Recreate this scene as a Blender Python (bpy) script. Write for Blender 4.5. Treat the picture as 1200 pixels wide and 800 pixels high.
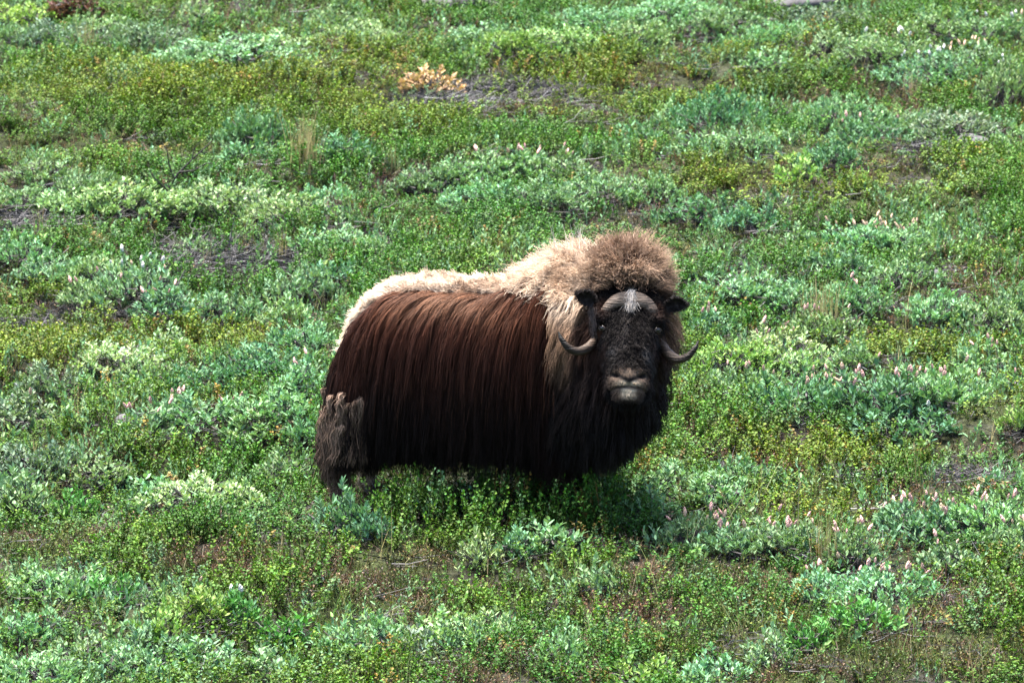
import bpy, bmesh, math, random
import numpy as np
from mathutils import Vector, Matrix
from mathutils.bvhtree import BVHTree
from mathutils.kdtree import KDTree

# ------------------------------------------------------------------ clear
for o in list(bpy.data.objects):
    bpy.data.objects.remove(o)
scene = bpy.context.scene
COL = scene.collection
rng = np.random.default_rng(11)
random.seed(11)

# ------------------------------------------------------------------ camera
PITCH = math.radians(6.0)
CAM = np.array([0.0, -30.0, 4.02])
FOCAL = 208.0
cam_data = bpy.data.cameras.new('camera')
cam_data.sensor_width = 36.0
cam_data.lens = FOCAL
cam_data.clip_end = 4000.0
cam_data.dof.use_dof = True
cam_data.dof.focus_distance = 29.6
cam_data.dof.aperture_fstop = 6.8
cam = bpy.data.objects.new('camera', cam_data)
cam.location = CAM
cam.rotation_euler = (math.pi/2 - PITCH, 0, 0)
COL.objects.link(cam)
scene.camera = cam

# ------------------------------------------------------------------ light: bright overcast, veiled sun high behind the animal
SUN_DIR = Vector((-0.18, 0.14, 0.95)).normalized()      # towards the sun
SUN_EL = math.asin(SUN_DIR.z)
world = bpy.data.worlds.new('World')
scene.world = world
world.use_nodes = True
wn = world.node_tree.nodes
wl = world.node_tree.links
wn.clear()
w_out = wn.new('ShaderNodeOutputWorld')
w_bg = wn.new('ShaderNodeBackground')
w_sky = wn.new('ShaderNodeTexSky')
w_sky.sky_type = 'NISHITA'
w_sky.sun_disc = False
w_sky.sun_elevation = SUN_EL
w_sky.sun_rotation = math.atan2(SUN_DIR.x, SUN_DIR.y)
w_sky.air_density = 1.0
w_sky.dust_density = 2.5
w_sky.ozone_density = 1.0
w_bg.inputs['Strength'].default_value = 0.08
wl.new(w_sky.outputs[0], w_bg.inputs['Color'])
wl.new(w_bg.outputs[0], w_out.inputs['Surface'])
sun_data = bpy.data.lights.new('sun', 'SUN')
sun_data.energy = 3.9
sun_data.angle = math.radians(28.0)
sun_data.color = (1.0, 0.95, 0.87)
sun = bpy.data.objects.new('sun', sun_data)
sun.rotation_euler = (-SUN_DIR).to_track_quat('-Z', 'Y').to_euler()
sun.location = (-10, 10, 25)
COL.objects.link(sun)
scene.view_settings.view_transform = 'Standard'
scene.view_settings.look = 'None'
scene.view_settings.gamma = 1.0
scene.view_settings.exposure = 3.1
scene.render.engine = 'CYCLES'
try:
    scene.cycles_curves.shape = 'RIBBONS'
    scene.cycles.max_bounces = 8
    scene.cycles.transparent_max_bounces = 8
except Exception:
    pass

# ------------------------------------------------------------------ maths helpers
FPX = 1200.0*FOCAL/36.0
CF = np.array([0, math.cos(PITCH), -math.sin(PITCH)])
CU = np.array([0, math.sin(PITCH), math.cos(PITCH)])

def smooth(a, b, x):
    t = np.clip((np.asarray(x, float)-a)/(b-a), 0, 1)
    return t*t*(3-2*t)

def _h(ix, iy, seed):
    v = (ix.astype(np.int64)*374761393 + iy.astype(np.int64)*668265263 + seed*1442695041) & 0xffffffff
    v = ((v ^ (v >> 13))*1274126177) & 0xffffffff
    v = (v ^ (v >> 16)) & 0xffff
    return v/65535.0

def vnoise(x, y, seed=0):
    x = np.asarray(x, float); y = np.asarray(y, float)
    ix = np.floor(x); iy = np.floor(y)
    fx = x-ix; fy = y-iy
    fx = fx*fx*(3-2*fx); fy = fy*fy*(3-2*fy)
    a = _h(ix, iy, seed); b = _h(ix+1, iy, seed); c = _h(ix, iy+1, seed); d = _h(ix+1, iy+1, seed)
    return (a*(1-fx)+b*fx)*(1-fy)+(c*(1-fx)+d*fx)*fy

def fbm(x, y, seed=0, octv=3):
    s = 0; amp = 0.5; tot = 0
    for k in range(octv):
        s = s+amp*vnoise(np.asarray(x)*2**k, np.asarray(y)*2**k, seed+k*17)
        tot += amp; amp *= 0.5
    return s/tot

def project(P):
    """world points -> photograph pixels (1200 x 800)"""
    P = np.asarray(P, float)-CAM
    dep = P@CF
    return 600+FPX*P[..., 0]/dep, 400-FPX*(P@CU)/dep, dep

SLOPE = math.tan(math.radians(7.5))
def terrain(x, y):
    x = np.asarray(x, float); y = np.asarray(y, float)
    up = np.where(y < 40, SLOPE*y, SLOPE*40+14*(1-np.exp(-np.maximum(y-40, 0)*SLOPE/14)))
    valley = -1.25
    knoll = valley+3.65*smooth(-12.5, -29, y)
    t = smooth(-6, -12, y)
    z = up*(1-t)+knoll*t
    hum = (fbm(x*0.55+3.1, y*0.55+7.7, 5, 3)-0.5)*0.44+(fbm(x*1.9, y*1.9, 9, 2)-0.5)*0.20
    calm = 1-0.85*np.exp(-(((x+0.1)/1.5)**2+((y+0.1)/1.1)**2))
    roll = (fbm(x*0.02, y*0.02, 21, 3)-0.5)*10*smooth(60, 200, np.hypot(x, y))
    return z+hum*calm+roll

def px_ground(px, py):
    """point of the ground seen at a photograph pixel"""
    d = CF+np.array([1.0, 0, 0])*(px-600)/FPX+CU*(400-py)/FPX
    t = 22.0
    for _ in range(4000):
        p = CAM+d*t
        if p[2] <= terrain(p[0], p[1]):
            break
        t += 0.03
    return p[0], p[1], float(terrain(p[0], p[1]))

# ------------------------------------------------------------------ mesh and material helpers
def new_mesh(name, verts, faces, mat=None, smooth_shade=False):
    me = bpy.data.meshes.new(name)
    me.from_pydata([tuple(map(float, v)) for v in verts], [], [tuple(map(int, f)) for f in faces])
    if mat is not None:
        me.materials.append(mat)
    if smooth_shade and len(me.polygons):
        me.polygons.foreach_set('use_smooth', [True]*len(me.polygons))
    me.update()
    return me

def link(name, data, parent=None, loc=None, rot=None, scl=None):
    o = bpy.data.objects.new(name, data)
    COL.objects.link(o)
    if parent is not None:
        o.parent = parent
    if loc is not None: o.location = [float(v) for v in loc]
    if rot is not None: o.rotation_euler = [float(v) for v in rot]
    if scl is not None: o.scale = [float(v) for v in scl]
    return o

def tag(o, label, cat, group=None, kind=None):
    o['label'] = label
    o['category'] = cat
    if group: o['group'] = group
    if kind: o['kind'] = kind
    return o

class Nodes:
    def __init__(s, name):
        s.m = bpy.data.materials.new(name)
        s.m.use_nodes = True
        s.n = s.m.node_tree.nodes; s.l = s.m.node_tree.links
        s.n.clear()
        s.out = s.n.new('ShaderNodeOutputMaterial')
    def add(s, t, **kw):
        n = s.n.new(t)
        for k, v in kw.items():
            setattr(n, k, v)
        return n
    def set(s, sock, v):
        if hasattr(v, 'is_output') or isinstance(v, bpy.types.NodeSocket):
            s.l.new(v, sock)
        else:
            sock.default_value = v
    def mix(s, f, a, b, mode='MIX'):
        n = s.add('ShaderNodeMix', data_type='RGBA', blend_type=mode)
        s.set(n.inputs[0], f); s.set(n.inputs[6], a); s.set(n.inputs[7], b)
        return n.outputs[2]
    def noise(s, vec, scale, detail=4, rough=0.55):
        n = s.add('ShaderNodeTexNoise')
        if vec is not None: s.l.new(vec, n.inputs['Vector'])
        n.inputs['Scale'].default_value = scale
        n.inputs['Detail'].default_value = detail
        n.inputs['Roughness'].default_value = rough
        return n.outputs['Fac']
    def ramp(s, f, pts):
        n = s.add('ShaderNodeValToRGB')
        e = n.color_ramp.elements
        while len(e) > 1: e.remove(e[-1])
        e[0].position = pts[0][0]; e[0].color = (*pts[0][1], 1)
        for p, c in pts[1:]:
            k = e.new(p); k.color = (*c, 1)
        s.l.new(f, n.inputs[0])
        return n.outputs[0]
    def math(s, op, a, b=0.0):
        n = s.add('ShaderNodeMath', operation=op)
        s.set(n.inputs[0], a); s.set(n.inputs[1], b)
        return n.outputs[0]
    def principled(s, color, rough=0.6, spec=0.5):
        n = s.add('ShaderNodeBsdfPrincipled')
        s.set(n.inputs['Base Color'], color)
        s.set(n.inputs['Roughness'], rough)
        n.inputs['Specular IOR Level'].default_value = spec
        return n
    def done(s, shader):
        s.l.new(shader, s.out.inputs['Surface'])
        return s.m
    def bump(s, h, strength, dist, target):
        b = s.add('ShaderNodeBump')
        b.inputs['Strength'].default_value = strength
        b.inputs['Distance'].default_value = dist
        s.l.new(h, b.inputs['Height'])
        s.l.new(b.outputs[0], target.inputs['Normal'])

# ================================================================== GROUND
def ground_material():
    N = Nodes('tundra_soil')
    tc = N.add('ShaderNodeTexCoord').outputs['Object']
    a = N.noise(tc, 0.9, 5); b = N.noise(tc, 14, 5); c = N.noise(tc, 60, 3)
    soil = N.ramp(b, [(0.3, (0.007, 0.0055, 0.005)), (0.55, (0.020, 0.017, 0.0155)), (0.75, (0.065, 0.060, 0.058))])
    moss = N.ramp(c, [(0.35, (0.009, 0.014, 0.004)), (0.65, (0.035, 0.045, 0.013))])
    f = N.ramp(a, [(0.40, (0, 0, 0)), (0.60, (1, 1, 1))])
    p = N.principled(N.mix(f, soil, moss), 0.95, 0.1)
    N.bump(N.math('ADD', b, c), 0.8, 0.03, p)
    return N.done(p.outputs[0])

def axis(lo, hi, step, far):
    mid = np.arange(lo, hi+1e-6, step)
    g = []; v = step
    x = hi
    while x < far:
        v *= 1.28; x += v; g.append(x)
    g2 = []; v = step; x = lo
    while x > -far:
        v *= 1.28; x -= v; g2.append(x)
    return np.concatenate([np.array(g2[::-1]), mid, np.array(g)])

gx = axis(-8, 8, 0.13, 900); gy = axis(-8, 22, 0.13, 900)
GX, GY = np.meshgrid(gx, gy)
GZ = terrain(GX, GY)
nx, ny = len(gx), len(gy)
gv = np.stack([GX.ravel(), GY.ravel(), GZ.ravel()], 1)
ii = (np.arange(ny-1)[:, None]*nx+np.arange(nx-1)[None, :]).ravel()
gf = np.stack([ii, ii+1, ii+nx+1, ii+nx], 1)
ground = link('ground', new_mesh('ground', gv, gf, ground_material(), True))
tag(ground, 'rolling tundra slope of dark peaty soil under the plants', 'ground', kind='structure')

# ================================================================== MUSKOX
TH = math.radians(20.0)
AX = np.array([math.cos(TH), -math.sin(TH), 0.0])       # rump -> chest
PX = np.array([math.sin(TH), math.cos(TH), 0.0])        # near flank -> far flank
B0 = np.array([-0.72, 0.30, 0.0])
HO = np.array([0.588, -0.62, 0.995])                    # between the eyes, inside the head
TILT = math.radians(25); ROLL = math.radians(2.0); YAW = math.radians(0.0)
_hx = np.array([1.0, 0, 0]); _hd = np.array([0, -math.sin(TILT), -math.cos(TILT)]); _hn = np.array([0, -math.cos(TILT), math.sin(TILT)])
RH = np.array(Matrix.Rotation(YAW, 3, 'Z') @ Matrix.Rotation(ROLL, 3, 'Y'))
HX, HD, HN = RH@_hx, RH@_hd, RH@_hn

def hp(lat, d, n):
    return HO+HX*lat+HD*d+HN*n
def hw(v):
    """offset from HO given in upright axes, turned with the head"""
    return HO+RH@np.array(v, float)
def hcoord(P):
    q = P-HO
    return q@HX, q@HD, q@HN

mx_v, mx_f = [], []
def add_loft(rings):
    """rings: list of (n,3) arrays, capped"""
    base = len(mx_v); n = len(rings[0])
    for r in rings: mx_v.extend([tuple(p) for p in r])
    for k in range(len(rings)-1):
        for i in range(n):
            j = (i+1) % n
            mx_f.append((base+k*n+i, base+k*n+j, base+(k+1)*n+j, base+(k+1)*n+i))
    mx_f.append(tuple(base+i for i in range(n))[::-1])
    e = base+(len(rings)-1)*n
    mx_f.append(tuple(e+i for i in range(n)))

def ring(c, u, v, ru, rv0, rv1, power=2.3, n=28):
    """superellipse: half width ru on u, rv1 towards +v, rv0 towards -v"""
    out = []
    for i in range(n):
        a = 2*math.pi*i/n
        ca, sa = math.cos(a), math.sin(a)
        cx = math.copysign(abs(ca)**(2/power), ca); sy = math.copysign(abs(sa)**(2/power), sa)
        out.append(c+u*ru*cx+v*(rv1 if sy > 0 else rv0)*sy)
    return np.array(out)

ZU = np.array([0, 0, 1.0])
# trunk: s, top, bottom, half width
for_rings = []
for s, zt, zb, hwid in [(-0.105, 0.76, 0.62, 0.07), (-0.085, 0.86, 0.56, 0.14), (-0.04, 0.965, 0.51, 0.20), (0.02, 1.05, 0.48, 0.25), (0.09, 1.105, 0.46, 0.285), (0.17, 1.14, 0.45, 0.31),
                       (0.35, 1.155, 0.42, 0.335), (0.55, 1.15, 0.40, 0.345), (0.75, 1.155, 0.40, 0.335), (0.88, 1.20, 0.41, 0.32),
                       (1.0, 1.275, 0.43, 0.295), (1.12, 1.31, 0.45, 0.275), (1.28, 1.27, 0.5, 0.245), (1.42, 1.15, 0.6, 0.17)]:
    zm = zb+(zt-zb)*0.52
    for_rings.append(ring(B0+AX*s+ZU*zm, PX, ZU, hwid, zm-zb, zt-zm, 2.15))
add_loft(for_rings)
# legs
HOOF = []
def leg(path):
    add_loft([ring(B0+AX*s+PX*w+ZU*z, AX, PX, rs, rw, rw, 2.0, 18) for s, w, z, rs, rw in path])
    s, w, z, _, _ = path[-1]
    HOOF.append(B0+AX*s+PX*w)
for sg in (-1, 1):
    leg([(0.06, sg*0.15, 0.82, 0.11, 0.11), (0.05, sg*0.185, 0.70, 0.14, 0.10), (0.05, sg*0.19, 0.55, 0.12, 0.085), (-0.03, sg*0.19, 0.42, 0.08, 0.065),
         (-0.10, sg*0.19, 0.32, 0.06, 0.05), (-0.11, sg*0.19, 0.22, 0.045, 0.042), (-0.105, sg*0.19, 0.10, 0.042, 0.042), (-0.095, sg*0.19, 0.05, 0.05, 0.048)])
    leg([(1.10, sg*0.16, 0.80, 0.13, 0.09), (1.08, sg*0.17, 0.60, 0.10, 0.08), (1.07, sg*0.17, 0.45, 0.075, 0.065), (1.08, sg*0.17, 0.30, 0.055, 0.05),
         (1.08, sg*0.17, 0.18, 0.043, 0.042), (1.08, sg*0.17, 0.10, 0.042, 0.042), (1.09, sg*0.17, 0.05, 0.052, 0.05)])
def ellipsoid(c, r, n=18, m=10):
    rings = []
    for k in range(m):
        a = math.pi*(k+0.5)/m
        rings.append(np.array([[c[0]+r[0]*math.sin(a)*math.cos(2*math.pi*i/n), c[1]+r[1]*math.sin(a)*math.sin(2*math.pi*i/n), c[2]-r[2]*math.cos(a)] for i in range(n)]))
    add_loft(rings)
for c, r in [((0.40, -0.16, 0.95), (0.26, 0.27, 0.33)), ((0.50, -0.30, 0.92), (0.24, 0.22, 0.30)), ((0.56, -0.43, 0.96), (0.195, 0.18, 0.22)),
             ((0.575, -0.38, 1.19), (0.145, 0.15, 0.165)), ((0.47, -0.27, 0.66), (0.21, 0.22, 0.26)), ((0.52, -0.42, 0.68), (0.16, 0.16, 0.20))]:
    ellipsoid(c, r)
# head
hr = []
for d, hwid, fr, bk, pw in [(-0.215, 0.10, 0.0, 0.12, 2.2), (-0.18, 0.135, 0.028, 0.15, 2.2), (-0.12, 0.155, 0.050, 0.17, 2.4), (-0.04, 0.155, 0.060, 0.18, 2.4),
                           (0.04, 0.136, 0.066, 0.18, 2.4), (0.12, 0.108, 0.066, 0.17, 2.3), (0.19, 0.096, 0.066, 0.15, 2.3), (0.245, 0.097, 0.072, 0.12, 2.4),
                           (0.285, 0.104, 0.074, 0.10, 2.4), (0.322, 0.093, 0.060, 0.08, 2.2), (0.350, 0.070, 0.040, 0.06, 2.1), (0.372, 0.045, 0.014, 0.04, 2.0)]:
    hr.append(ring(hp(0, d, 0), HX, HN, hwid, bk, fr, pw))
add_loft(hr)

tmp_me = new_mesh('tmp', mx_v, mx_f)
tmp = bpy.data.objects.new('tmp', tmp_me); COL.objects.link(tmp)
bmx = bmesh.new(); bmx.from_mesh(tmp_me); bmesh.ops.recalc_face_normals(bmx, faces=bmx.faces[:]); bmx.to_mesh(tmp_me); bmx.free()
md = tmp.modifiers.new('r', 'REMESH'); md.mode = 'VOXEL'; md.voxel_size = 0.0085
md2 = tmp.modifiers.new('s', 'SMOOTH'); md2.iterations = 10; md2.factor = 0.5
dg = bpy.context.evaluated_depsgraph_get()
body_me = bpy.data.meshes.new_from_object(tmp.evaluated_get(dg))
bpy.data.objects.remove(tmp)
body_me.name = 'body'
nv = len(body_me.vertices)
V = np.empty(nv*3); body_me.vertices.foreach_get('co', V); V = V.reshape(-1, 3)
VN = np.empty(nv*3); body_me.vertices.foreach_get('normal', VN); VN = VN.reshape(-1, 3)
# sculpt the face: eye sockets, brow, nostrils, mouth
lat, hd_, hn_ = hcoord(V)
front = smooth(0.0, 0.03, hn_)
def bump_g(cx, cd, rx, rd, amt, fl=None):
    f = np.exp(-(((lat-cx)/rx)**2+((hd_-cd)/rd)**2))
    return f*amt*(smooth(-0.02, 0.02, hn_) if fl is None else fl)
disp = np.zeros(nv)
for sg in (-1, 1):
    side = smooth(-0.08, -0.02, hn_)
    disp += bump_g(sg*0.155, -0.005, 0.035, 0.028, -0.016, side)        # socket
    disp += bump_g(sg*0.145, -0.05, 0.045, 0.022, 0.016, side)          # brow
    disp += bump_g(sg*0.066, 0.262, 0.017, 0.015, -0.026)                # nostril
    disp += bump_g(sg*0.06, 0.236, 0.03, 0.014, 0.006)                # nostril wing
    disp += bump_g(sg*0.06, 0.298, 0.05, 0.014, 0.002)                  # lip
disp += bump_g(0, 0.255, 0.022, 0.03, 0.006)
disp += np.exp(-((lat/0.085)**2+((hd_-0.320-0.9*lat*lat)/0.008)**2))*-0.020*smooth(-0.02, 0.02, hn_)                          # mouth
disp += bump_g(0, 0.345, 0.05, 0.014, 0.003)                            # chin
V = V+VN*disp[:, None]
body_me.vertices.foreach_set('co', V.ravel())
body_me.polygons.foreach_set('use_smooth', [True]*len(body_me.polygons))

# hide colours
def bcoords(P):
    q = P-B0
    return q@AX, q@PX, P[:, 2]
def mixc(a, b, f):
    f = np.asarray(f)[:, None]
    a = np.asarray(a, float); b = np.asarray(b, float)
    return a*(1-f)+b*f
BLACKBROWN = (0.0072, 0.0046, 0.0044)
DARK = (0.015, 0.0080, 0.0066)
RUST = (0.135, 0.058, 0.032)
TAN = (0.34, 0.215, 0.135)
CREAM = (0.80, 0.66, 0.51)
def hide_colour(P):
    s, w, z = bcoords(P)
    c = mixc(np.tile(BLACKBROWN, (len(P), 1)), DARK, smooth(0.45, 0.75, z))
    c = mixc(c, RUST, smooth(0.85, 1.08, z)*0.8)
    c = mixc(c, (0.30, 0.20, 0.13), smooth(1.09, 1.15, z)*(s < 1.15))
    c = mixc(c, (0.10, 0.07, 0.05), smooth(0.36, 0.22, z)*smooth(0.30, 0.10, z))
    la, d, n = hcoord(P)
    face = smooth(-0.07, -0.03, n)*smooth(-0.25, -0.2, d)*smooth(0.42, 0.40, d)*(np.abs(la) < 0.25)
    fc = np.tile((0.0115, 0.0088, 0.0085), (len(P), 1))
    mz = np.exp(-((la/0.092)**4+((d-0.292)/0.068)**4))*smooth(-0.04, 0.01, n)
    fc = mixc(fc, (0.125, 0.088, 0.066), np.clip(mz*1.15, 0, 1))
    fc = mixc(fc, (0.50, 0.41, 0.31), np.exp(-((la/0.060)**4+((d-0.306)/0.012)**4))*0.95)
    fc = mixc(fc, (0.60, 0.51, 0.38), np.exp(-((la/0.036)**4+((d-0.347)/0.016)**4))*0.9)
    fc = mixc(fc, (0.012, 0.010, 0.009), np.exp(-((la/0.08)**6+((d-0.320-0.9*la*la)/0.0075)**4)))
    # nose pad: dark V between the nostrils
    vv = np.abs(d-(0.297-0.52*np.abs(la)))
    fc = mixc(fc, (0.006, 0.005, 0.005), np.maximum(np.exp(-(vv/0.014)**4)*(np.abs(la) < 0.085)*(d < 0.308)*(d > 0.25), np.exp(-(((np.abs(la)-0.068)/0.018)**2+((d-0.260)/0.012)**2)**2)))
    fc = mixc(fc, (0.13, 0.095, 0.07), np.exp(-((la/0.030)**4+((d-0.258)/0.014)**4))*0.7)
    return mixc(c, fc, np.clip(face, 0, 1))
cols = np.ones((nv, 4)); cols[:, :3] = hide_colour(V)
at = body_me.color_attributes.new('col', 'FLOAT_COLOR', 'POINT')
at.data.foreach_set('color', cols.ravel())

def hide_material():
    N = Nodes('muskox_hide')
    a = N.add('ShaderNodeAttribute', attribute_name='col').outputs['Color']
    tc = N.add('ShaderNodeTexCoord').outputs['Object']
    n = N.noise(tc, 160, 3)
    c = N.mix(1.0, a, N.ramp(n, [(0.3, (0.5, 0.5, 0.5)), (0.7, (0.85, 0.85, 0.85))]), 'MULTIPLY')
    p = N.principled(c, 0.75, 0.06)
    N.bump(n, 0.5, 0.006, p)
    return N.done(p.outputs[0])
body_me.materials.clear(); body_me.materials.append(hide_material())

muskox = link('muskox', None, loc=(0, 0, 0))
muskox.empty_display_size = 0.2
tag(muskox, 'shaggy dark brown muskox with cream back and curved horns, facing the viewer', 'muskox')
body = link('body', body_me, muskox)

# ---------------------------------------------------------------- hair
BV = BVHTree.FromPolygons([tuple(v) for v in V], [tuple(p.vertices) for p in body_me.polygons])
nt = len(body_me.polygons)
FC = np.empty(nt*3); body_me.polygons.foreach_get('center', FC); FC = FC.reshape(-1, 3)
FN = np.empty(nt*3); body_me.polygons.foreach_get('normal', FN); FN = FN.reshape(-1, 3)
FA = np.empty(nt); body_me.polygons.foreach_get('area', FA)

def roots(weight, count):
    w = weight*FA
    idx = rng.choice(nt, count, p=w/w.sum())
    return FC[idx]+rng.normal(0, 0.0035, (count, 3)), FN[idx]

def norm(v):
    return v/np.maximum(np.linalg.norm(v, axis=-1, keepdims=True), 1e-9)

def guides(P, N, D, L, npts=9, grav=0.35, margin=0.02, wobble=0.05, back=None):
    """grow strands step by step: start direction D, bent by gravity, kept outside the body"""
    n = len(P)
    out = np.zeros((n, npts, 3)); out[:, 0] = P
    d = norm(D); step = (L/(npts-1))[:, None]
    mg = margin*rng.uniform(0.3, 1.6, n)
    q = P.copy()
    for k in range(1, npts):
        d = norm(d+np.array([0, 0, -1.0])*grav+rng.normal(0, wobble, (n, 3)))
        q = q+d*step
        ramp = min(1.0, k/3.0)
        for i in range(n):
            co, no, _, dist = BV.find_nearest(q[i])
            no = np.array(no); v = q[i]-np.array(co)
            sd = float(v@no)
            m = mg[i]*ramp
            if sd < m and dist < 0.25:
                q[i] = np.array(co)+no*m
        d = norm(q-out[:, k-1])*0.8+d*0.2
        out[:, k] = q
    return out

def hair_material():
    N = Nodes('muskox_hair')
    a = N.add('ShaderNodeAttribute', attribute_name='col').outputs['Color']
    p = N.principled(N.mix(1.0, a, (0.66, 0.64, 0.63, 1), 'MULTIPLY'), 0.5, 0.07)
    return N.done(p.outputs[0])
HAIR = hair_material()

def hair_object(name, C, colours, rad, parent, tip=0.25):
    """C (n,k,3) strands, colours (n,k,3), rad root radius"""
    n, k, _ = C.shape
    hc = bpy.data.hair_curves.new(name)
    hc.add_curves([k]*n)
    hc.attributes['position'].data.foreach_set('vector', C.astype(np.float32).ravel())
    t = np.linspace(0, 1, k)
    r = np.tile(rad*(1-(1-tip)*t**1.5), (n, 1))*rng.uniform(0.7, 1.3, (n, 1))
    ra = hc.attributes.get('radius') or hc.attributes.new('radius', 'FLOAT', 'POINT')
    ra.data.foreach_set('value', r.astype(np.float32).ravel())
    ca = hc.attributes.new('col', 'FLOAT_COLOR', 'POINT')
    c4 = np.ones((n*k, 4), np.float32); c4[:, :3] = colours.reshape(-1, 3)
    ca.data.foreach_set('color', c4.ravel())
    hc.materials.append(HAIR)
    return link(name, hc, parent)

def children(G, P, clump=0.75, frizz=0.004, lenvar=(0.7, 1.05), cpow=0.8):
    """interpolate child strands from the nearest guide, drawn together towards the tip"""
    kd = KDTree(len(G))
    for i, g in enumerate(G[:, 0]): kd.insert(g, i)
    kd.balance()
    gi = np.array([kd.find(p)[1] for p in P])
    g = G[gi]; n, k = len(P), G.shape[1]
    t = np.linspace(0, 1, k)
    lv = rng.uniform(*lenvar, n)
    tt = np.clip(t[None, :]*lv[:, None], 0, 1.0)*(k-1)
    i0 = np.minimum(tt.astype(int), k-2); f = (tt-i0)[..., None]
    ar = np.arange(n)[:, None]
    c = g[ar, i0]*(1-f)+g[ar, i0+1]*f
    off = (P-g[:, 0])[:, None, :]
    cl = clump*rng.uniform(0.75, 1.1, n)
    c = c+off*(1-np.clip(cl[:, None]*t[None, :]**cpow, 0, 0.97))[..., None]
    fz = np.cumsum(rng.normal(0, frizz, (n, k, 3)), 1); fz[:, 0] = 0
    return c+fz, gi

fs, fw, fz_ = bcoords(FC)
fl, fd, fn_ = hcoord(FC)
f_face = (fn_ > -0.075)*(fd > -0.215)*(fd < 0.42)*(np.abs(fl) < 0.25)
f_muz = (np.exp(-((fl/0.108)**4+((fd-0.30)/0.074)**4))*smooth(-0.05, 0.0, fn_)) > 0.4
near = np.where(fw < 0.1, 1.0, 0.35)
neck_mask = ((fs > 1.13) & (f_face == 0)).astype(float)
ridge = (smooth(0.84, 0.93, FN[:, 2]+0.14*smooth(0.75, 0.95, fs))*(fs < 1.2)*(fs > 0.1)+((np.abs(fw+0.03) < 0.085+0.06*smooth(0.85, 1.05, fz_))*(fs < 0.22)*(fz_ > 0.62))).clip(0, 1)

# 1. long guard coat hanging in a skirt
wt = ((fs < 1.17)*(fs > -0.25)*(fz_ > 0.43)*(ridge < 0.5)).astype(float)*near
GP, GN_ = roots(wt, 5200)
s, w, z = bcoords(GP)
side = np.where(w < 0, -1.0, 1.0)[:, None]*PX
D = GN_*0.25-AX*((0.55+0.30*(z > 0.95))*(0.25+0.75*smooth(-0.1, 0.35, s)))[:, None]+np.array([0, 0, -0.7])+side*0.15+rng.normal(0, 0.10, GP.shape)
hemz = 0.195+0.10*rng.random(len(s))+0.09*(fbm(s*6, s*0+3, 35, 2)-0.5)-0.025*smooth(0.4, 0.1, s)
L = np.minimum(rng.uniform(0.30, 0.52, len(s)), np.maximum((z-hemz)*1.12, 0.06))
G = guides(GP, GN_, D, L, 10, 0.40, 0.035, 0.05)
CP, CN = roots(wt, 78000)
h_ = len(CP)//3
C1, g1 = children(G, CP[:h_], 0.60, 0.0022, (0.6, 1.08))
C2, g2 = children(G, CP[h_:], 0.18, 0.0026, (0.5, 1.10))
C = np.concatenate([C1, C2]); gi = np.concatenate([g1, g2])
lock = rng.lognormal(0, 0.12, len(G))[gi]*rng.lognormal(0, 0.34, len(CP))
flat = C.reshape(-1, 3); ps, pw, pz = bcoords(flat)
tl = np.tile(np.linspace(0, 1, C.shape[1]), len(C))
nz = fbm(ps*5, pz*3, 31, 3)
cc = mixc(np.tile(BLACKBROWN, (len(flat), 1)), DARK, smooth(0.30, 0.62, pz+(nz-0.5)*0.3))
cc = mixc(cc, (0.048, 0.020, 0.013), smooth(0.50, 0.82, pz+(nz-0.5)*0.25))
cc = mixc(cc, RUST, smooth(0.78, 1.10, pz+(nz-0.5)*0.22))
cc = mixc(cc, (0.31, 0.19, 0.115), smooth(0.92, 1.06, pz+(nz-0.5)*0.16)*np.exp(-((ps-0.50)/0.28)**2)*0.95)
cc = mixc(cc, (0.020, 0.010, 0.008), smooth(0.95, 1.12, ps)*smooth(1.12, 0.85, pz)*0.5)
pale = (rng.random(len(C)) < 0.05).repeat(C.shape[1])*smooth(0.35, 0.6, pz)
cc = mixc(cc, (0.15, 0.085, 0.055), pale*0.8)
cc *= np.clip(lock, 0.45, 2.0).repeat(C.shape[1])[:, None]
hair_object('coat', C, cc.reshape(C.shape)*np.array([0.58, 0.47, 0.44]), 0.0012, muskox)

# 2. woolly cream saddle along the spine and over the rump
wt = ridge*near.clip(0.6, 1)
GP, GN_ = roots(wt, 900)
s, w, z = bcoords(GP)
D = GN_*0.75-AX*0.75+rng.normal(0, 0.3, GP.shape)-np.array([0, 0, 0.25])
L = rng.uniform(0.05, 0.085, len(s))+0.03*smooth(0.75, 1.0, s)
G = guides(GP, GN_, D, L, 7, 0.12, 0.02, 0.16)
CP, CN = roots(wt, 17000)
C, gi = children(G, CP, 0.8, 0.0035, (0.6, 1.1))
flat = C.reshape(-1, 3); ps, pw, pz = bcoords(flat)
nz = fbm(ps*9, pw*9, 41, 3)
cc = mixc(np.tile(CREAM, (len(flat), 1)), (0.42, 0.28, 0.18), smooth(0.5, 0.75, nz)*0.6)
cc = mixc(cc, (0.86, 0.75, 0.61), smooth(0.5, 0.25, nz)*0.6)
edge = smooth(0.09, 0.24, np.abs(pw)+(nz-0.5)*0.10)*smooth(0.95, 0.80, ps)*smooth(0.0, 0.2, ps)
cc = mixc(cc, (0.17, 0.085, 0.048), edge*0.9)
cc *= np.clip(rng.lognormal(0, 0.15, len(G))[gi], 0.6, 1.4).repeat(C.shape[1])[:, None]
hair_object('saddle', C, cc.reshape(C.shape), 0.0016, muskox, 0.4)

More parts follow.
